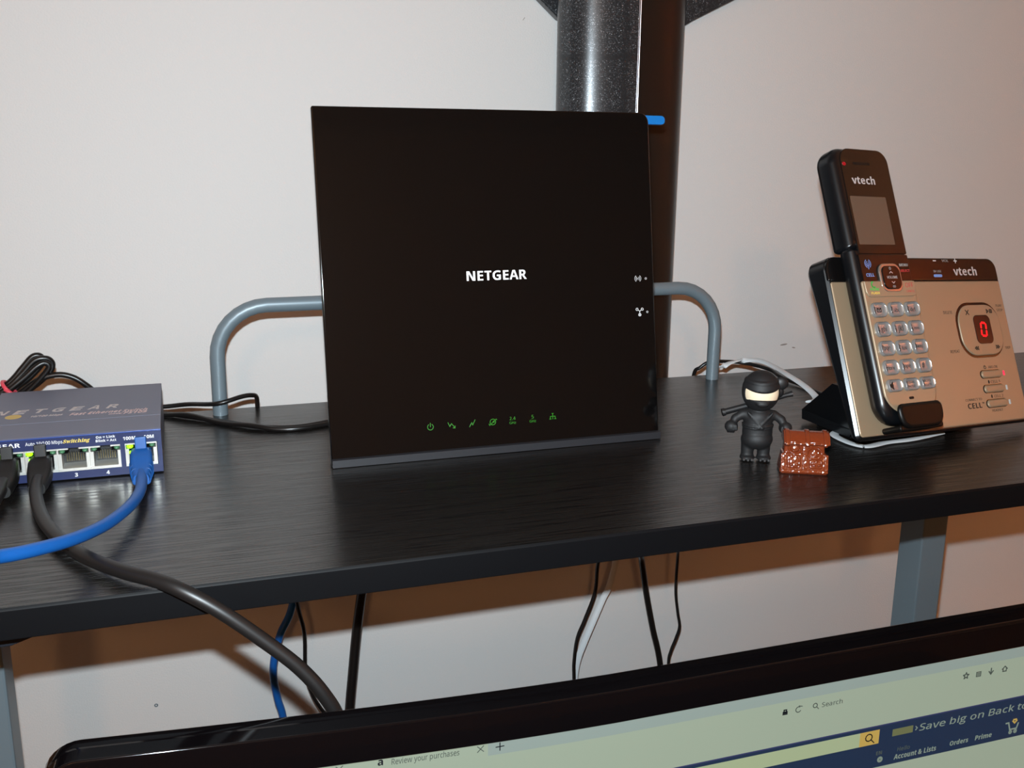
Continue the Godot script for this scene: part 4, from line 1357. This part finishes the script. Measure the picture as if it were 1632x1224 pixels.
func chest() -> void:
	var t := thing("toy_chest", "glossy reddish-brown moulded toy chest with a ridged lid beside the ninja", "toy", Vector3(0.2556, 0.0, 0.2335))
	t.rotation.y = deg_to_rad(-26.0)
	var m: Material = M["brown gloss"]
	# body leaning back, wider at the base: side rings from bottom to top
	var g := Geo.new()
	var rings := []
	for s in [[0.0, 13.2, 5.6, -7.5], [0.7, 13.6, 6.0, -7.8], [2.0, 13.5, 5.8, -7.8], [11.0, 12.2, 3.4, -7.2], [11.4, 11.4, 2.4, -7.0], [18.6, 11.0, 1.2, -6.8]]:
		var r := PackedVector3Array()
		for p in Geo.rrect(-s[1], s[3], s[1], s[2], 1.4, 3):
			r.append(Vector3(p.x, s[0], p.y))
		r.reverse()
		rings.append(r)
	g.skin(rings)
	g.cap(rings[0], false)
	g.cap(rings[-1], true)
	part(t, "body", g, m)
	# rim frame and the two framed pockets on the sloping front
	var slope := Transform3D(Basis(Vector3.RIGHT, -0.262), Vector3(0, 0.2, 6.1) * MM)
	for s in [[-13.2, 0.4, 13.2, 2.2, 0.9], [-13.2, 2.0, -10.9, 11.2, 0.8], [10.9, 2.0, 13.2, 11.2, 0.8]]:
		g = Geo.new()
		g.extrude(Geo.rrect(s[0], s[1], s[2], s[3], 0.7, 3), -0.8, s[4], 0.5, 3)
		part(t, "frame", g, m, slope)
	for s in [[-9.9, 2.9, -2.0, 10.6], [2.4, 2.9, 10.2, 8.4]]:
		g = Geo.new()
		g.extrude(Geo.rrect(s[0], s[1], s[2], s[3], 1.4, 4), -1.0, 1.1, 0.9, 3)
		g.extrude(Geo.rrect(s[0] + 1.3, s[1] + 1.2, s[2] - 1.3, s[3] - 1.2, 0.9, 3), 0.0, 1.6, 0.5, 3)
		for i in 3:
			g.ellipsoid(Vector3(s[0] + 2.6 + i * 1.5, s[1] + 2.2 + (i % 2) * 2.0, 1.4), Vector3(1.3, 0.7, 0.7), 10, 6)
		part(t, "pocket", g, m, slope)
	g = Geo.new()
	g.extrude(Geo.rrect(-1.2, 1.8, 1.5, 14.5, 0.5, 3), -1.0, 1.0, 0.5, 3)
	for i in 5:
		g.ellipsoid(Vector3(0.15, 3.2 + i * 2.3, 1.0), Vector3(0.6, 0.6, 0.5), 10, 6)
	part(t, "strap", g, m, slope)
	for s in [[-5.3, 14.4, 3.4], [5.4, 11.6, 4.2]]:
		g = Geo.new()
		g.torus(Vector3(s[0], s[1], -0.2), s[2], 0.75, 24, 8, 0.85)
		g.ellipsoid(Vector3(s[0], s[1], -0.4), Vector3(s[2] * 0.8, s[2] * 0.68, 1.1), 16, 8)
		g.torus(Vector3(s[0], s[1], 0.5), s[2] * 0.45, 0.45, 18, 6, 0.85)
		part(t, "clasp", g, m, slope)
	# lid: a roll with overhanging edge and three raised bands
	g = Geo.new()
	g.T = Transform3D(Basis(Vector3(0, 0, 1), Vector3(0, 1, 0), Vector3(-1, 0, 0)), Vector3(0.6, 0, 0))
	var roll := PackedVector2Array([Vector2(-8.2, 17.4), Vector2(4.6, 16.6), Vector2(5.4, 17.4), Vector2(5.0, 18.6), Vector2(3.6, 20.2), Vector2(1.2, 22.6), Vector2(-1.8, 23.6), Vector2(-5.0, 22.8), Vector2(-7.6, 20.4)])
	g.extrude(roll, -12.9, 12.7, 0.7, 3)
	var lid := part(t, "lid", g, m)
	for x in [-10.6, 0.4, 10.4]:
		g = Geo.new()
		g.T = Transform3D(Basis(Vector3(0, 0, 1), Vector3(0, 1, 0), Vector3(-1, 0, 0)), Vector3(x + 0.6, 0, 0))
		g.extrude(Geo.inset(roll, -0.75), -1.3, 1.3, 0.6, 3)
		part(lid, "band", g, m)
	for x in [-6.0, 5.6]:
		g = Geo.new()
		g.ellipsoid(Vector3(x, 18.3, 4.8), Vector3(3.8, 0.8, 0.8), 12, 6)
		part(lid, "moulding", g, m)

func loose_cables() -> void:
	var k: Material = M["black cable"]
	# power cords of the switch
	cable("power_cord", "thin black cord looping over the shelf's back edge at the left rail foot", k, [V(-0.1058, 0.004, -0.0045), V(-0.0908, 0.004, -0.003), V(-0.0752, 0.006, 0.003), V(-0.0570, 0.0095, 0.0205), V(-0.0406, 0.0125, 0.0175), V(-0.0336, 0.0120, 0.0137), V(-0.0300, 0.0080, 0.0037), V(-0.0288, -0.0032, -0.0075), V(-0.0270, -0.0324, -0.0180), V(-0.0120, -0.1202, -0.0180), V(-0.0041, -0.1727, -0.0350), V(0.0004, -0.1985, -0.0400), V(0.0006, -0.2342, -0.0450), V(0.0049, -0.2546, -0.0450), V(0.0119, -0.2702, -0.0450), V(0.0231, -0.2896, -0.0450), V(0.0337, -0.3417, -0.0400), V(0.036, -0.41, -0.04)], 1.6, 10, "cord")
	var t := thing("power_cord", "twin black power cord lying on the shelf between switch and router", "cord", Vector3(-0.035, 0, 0.05))
	for s in [0.0, 1.0]:
		var g := Geo.new()
		g.tube(Geo.spline([V(-0.1058, 0.0018 + 0.0004 * s, 0.004 + 0.0034 * s), V(-0.0908, 0.0018, 0.008 + 0.0034 * s), V(-0.0758, 0.0018 + 0.002 * s, 0.0195 + 0.0034 * s), V(-0.0565, 0.0018, 0.0375 + 0.0034 * s), V(-0.0379, 0.0018 + 0.0012 * s, 0.0545 + 0.0034 * s), V(-0.0229, 0.0018, 0.0635 + 0.0036 * s), V(-0.0072, 0.0018, 0.0655 + 0.0036 * s), V(0.0142, 0.0018, 0.059 + 0.0036 * s), V(0.04, 0.0018, 0.054 + 0.0036 * s)], 7), 1.7, 10)
		part(t, "strand", g, k, Transform3D(Basis(), -t.position))
	# bundled spare length tied with a red twist tie
	t = thing("cable_bundle", "coiled bundle of black cable with a red twist tie behind the switch", "cable", Vector3(-0.165, 0, 0.0))
	var xf := Transform3D(Basis(), -t.position)
	for L in [[V(-0.205, 0.012, 0.004), V(-0.1834, 0.0286, 0.004), V(-0.1750, 0.0375, 0.003), V(-0.1683, 0.0445, 0.002), V(-0.1635, 0.0440, 0.001), V(-0.1640, 0.0385, 0.0), V(-0.1720, 0.0300, 0.0), V(-0.1820, 0.0220, 0.0), V(-0.195, 0.0050, 0.0)],
			[V(-0.207, 0.010, 0.008), V(-0.1838, 0.0266, 0.0075), V(-0.1750, 0.0345, 0.0065), V(-0.1670, 0.0425, 0.0055), V(-0.1600, 0.0432, 0.0045), V(-0.1570, 0.0395, 0.0035), V(-0.1590, 0.0340, 0.0035), V(-0.1660, 0.0275, 0.0035), V(-0.1760, 0.0195, 0.0035), V(-0.19, 0.0030, 0.0035)],
			[V(-0.204, 0.008, 0.010), V(-0.1850, 0.0236, 0.0105), V(-0.1730, 0.0330, 0.0095), V(-0.1660, 0.0390, 0.0085), V(-0.1610, 0.0410, 0.0075), V(-0.1590, 0.0375, 0.007), V(-0.1680, 0.0270, 0.0065), V(-0.1780, 0.0170, 0.0065), V(-0.185, 0.0020, 0.0065)],
			[V(-0.190, 0.0100, 0.004), V(-0.1750, 0.0235, 0.005), V(-0.1640, 0.0305, 0.006), V(-0.1540, 0.0325, 0.006), V(-0.1460, 0.0305, 0.006), V(-0.1390, 0.0255, 0.006), V(-0.1330, 0.0180, 0.005), V(-0.128, 0.0020, 0.004)]]:
		var g := Geo.new()
		g.tube(Geo.spline(L, 7), 1.9, 10)
		part(t, "loop", g, k, xf)
	var tie := Geo.new()
	var ring := PackedVector3Array()
	for i in 25:
		var a := TAU * i / 24.0
		ring.append(V(-0.1835, 0.0255, 0.0055) + Vector3(-0.64, 0.77, 0) * cos(a) * 5.4 + Vector3(0, 0, 1) * sin(a) * 6.8)
	tie.tube(ring, 1.2, 8, 0.0)
	tie.tube(PackedVector3Array([V(-0.1850, 0.0262, 0.0123), V(-0.1820, 0.0245, 0.0140), V(-0.1798, 0.0225, 0.0136)]), 1.1, 8)
	part(t, "twist_tie", tie, M["twist tie"], xf)
	# right of the rail: white flat phone cord and a black cord
	var g := Geo.new()
	var w := [V(0.329, -0.03, -0.013), V(0.3305, -0.004, -0.010), V(0.3335, 0.0040, -0.0045), V(0.3385, 0.0070, 0.0022), V(0.3457, 0.0095, 0.0025), V(0.3560, 0.0112, 0.0040), V(0.3660, 0.0118, 0.0125), V(0.3690, 0.0100, 0.0300), V(0.3655, 0.0092, 0.0525), V(0.3640, 0.0060, 0.0780), V(0.3600, 0.0024, 0.0980), V(0.3480, 0.0024, 0.1060)]
	g.tube(Geo.spline(w, 7), 2.6, 10, 0.9, Vector3(1.0, 0.2, 0.4))
	var o := part(self, "flat_cord", g, M["white cable"])
	tag(o, "flat white phone cord rising behind the right rail foot and down to the answering machine", "cord")
	g = Geo.new()
	w = [V(0.3325, 0.0012, 0.1240), V(0.3380, 0.0012, 0.1400), V(0.3370, 0.0012, 0.1560), V(0.3280, 0.0012, 0.1700), V(0.3160, 0.0012, 0.1800), V(0.3140, 0.0012, 0.1960), V(0.3170, 0.0012, 0.2060), V(0.3230, 0.0012, 0.2075), V(0.3376, 0.0012, 0.2040), V(0.3573, 0.0012, 0.2030), V(0.3864, 0.0012, 0.1961)]
	g.tube(Geo.spline(w, 7), 2.9, 10, 0.9, Vector3(1.0, 0.0, 0.9))
	o = part(self, "flat_cord", g, M["white cable"])
	tag(o, "flat white cord lying bent under the answering machine's front corner", "cord")
	cable("power_cord", "thin black cord arching from behind the right rail foot to the answering machine", k, [V(0.3200, -0.04, -0.016), V(0.3210, -0.0035, -0.014), V(0.3246, 0.0041, -0.010), V(0.3324, 0.0088, -0.008), V(0.3457, 0.0082, -0.008), V(0.3620, 0.0068, -0.004), V(0.3730, 0.0050, 0.016), V(0.3715, 0.0030, 0.036), V(0.3740, 0.0020, 0.0596), V(0.3720, 0.0018, 0.0916)], 1.5, 10, "cord")
	# cords that hang behind the shelf, left to right
	cable("hanging_cord", "blue network cable hanging under the shelf at left", M["blue plastic"], [V(0.0022, -0.02, -0.022), V(-0.0014, -0.1248, -0.0300), V(-0.0084, -0.1745, -0.0400), V(-0.0180, -0.1956, -0.0400), V(-0.0238, -0.2163, -0.0400), V(-0.0250, -0.2326, -0.0400), V(-0.0225, -0.2524, -0.0400), V(-0.0189, -0.2727, -0.0400), V(-0.0164, -0.3307, -0.0400), V(-0.015, -0.41, -0.04)], 3.0, 12, "cord", "cords hanging behind the shelf")
	cable("hanging_cord", "broad black cable hanging straight below the router's left side", k, [V(0.052, -0.02, -0.02), V(0.0485, -0.1271, -0.0200), V(0.0443, -0.1705, -0.0300), V(0.0408, -0.2024, -0.0350), V(0.0368, -0.2378, -0.0350), V(0.0333, -0.2712, -0.0350), V(0.0276, -0.3429, -0.0350), V(0.026, -0.41, -0.035)], 4.0, 12, "cord", "cords hanging behind the shelf")
	cable("hanging_cord", "thin black cord bending left beside the white flat cord under the shelf", k, [V(0.245, -0.02, -0.02), V(0.2500, -0.1395, -0.0300), V(0.2518, -0.1757, -0.0400), V(0.2502, -0.1990, -0.0400), V(0.2414, -0.2233, -0.0400), V(0.2348, -0.2403, -0.0400), V(0.2324, -0.2623, -0.0400), V(0.2329, -0.2807, -0.0400), V(0.2360, -0.3535, -0.0400), V(0.237, -0.41, -0.04)], 1.7, 8, "cord", "cords hanging behind the shelf")
	g = Geo.new()
	g.tube(Geo.spline([V(0.280, -0.02, -0.035), V(0.2760, -0.1500, -0.0480), V(0.2700, -0.1941, -0.0500), V(0.2625, -0.2113, -0.0500), V(0.2532, -0.2301, -0.0480), V(0.2440, -0.2489, -0.0460), V(0.2375, -0.2663, -0.0450), V(0.2350, -0.2923, -0.0450), V(0.2345, -0.3552, -0.0450), V(0.2345, -0.41, -0.045)], 7), 2.7, 10, 0.8, Vector3(0.95, 0.0, 0.5))
	o = part(self, "hanging_cord", g, M["white cable"])
	tag(o, "flat white cord slanting behind a thin black cord under the shelf", "cord", "cords hanging behind the shelf")
	cable("hanging_cord", "thick black cable hanging below the router's right side", k, [V(0.275, -0.02, -0.02), V(0.2801, -0.1394, -0.0200), V(0.2918, -0.1730, -0.0350), V(0.3000, -0.2061, -0.0400), V(0.3078, -0.2408, -0.0400), V(0.3172, -0.2785, -0.0400), V(0.3296, -0.3594, -0.0400), V(0.334, -0.41, -0.04)], 2.8, 12, "cord", "cords hanging behind the shelf")
	cable("hanging_cord", "thin black kinked cord, rightmost of those hanging under the shelf", k, [V(0.312, -0.02, -0.02), V(0.3187, -0.1383, -0.0200), V(0.3267, -0.1734, -0.0350), V(0.3265, -0.2046, -0.0350), V(0.3296, -0.2263, -0.0350), V(0.3323, -0.2409, -0.0350), V(0.3291, -0.2528, -0.0350), V(0.3247, -0.2645, -0.0350), V(0.3229, -0.2793, -0.0350), V(0.3255, -0.3424, -0.0350), V(0.327, -0.41, -0.035)], 1.4, 8, "cord", "cords hanging behind the shelf")
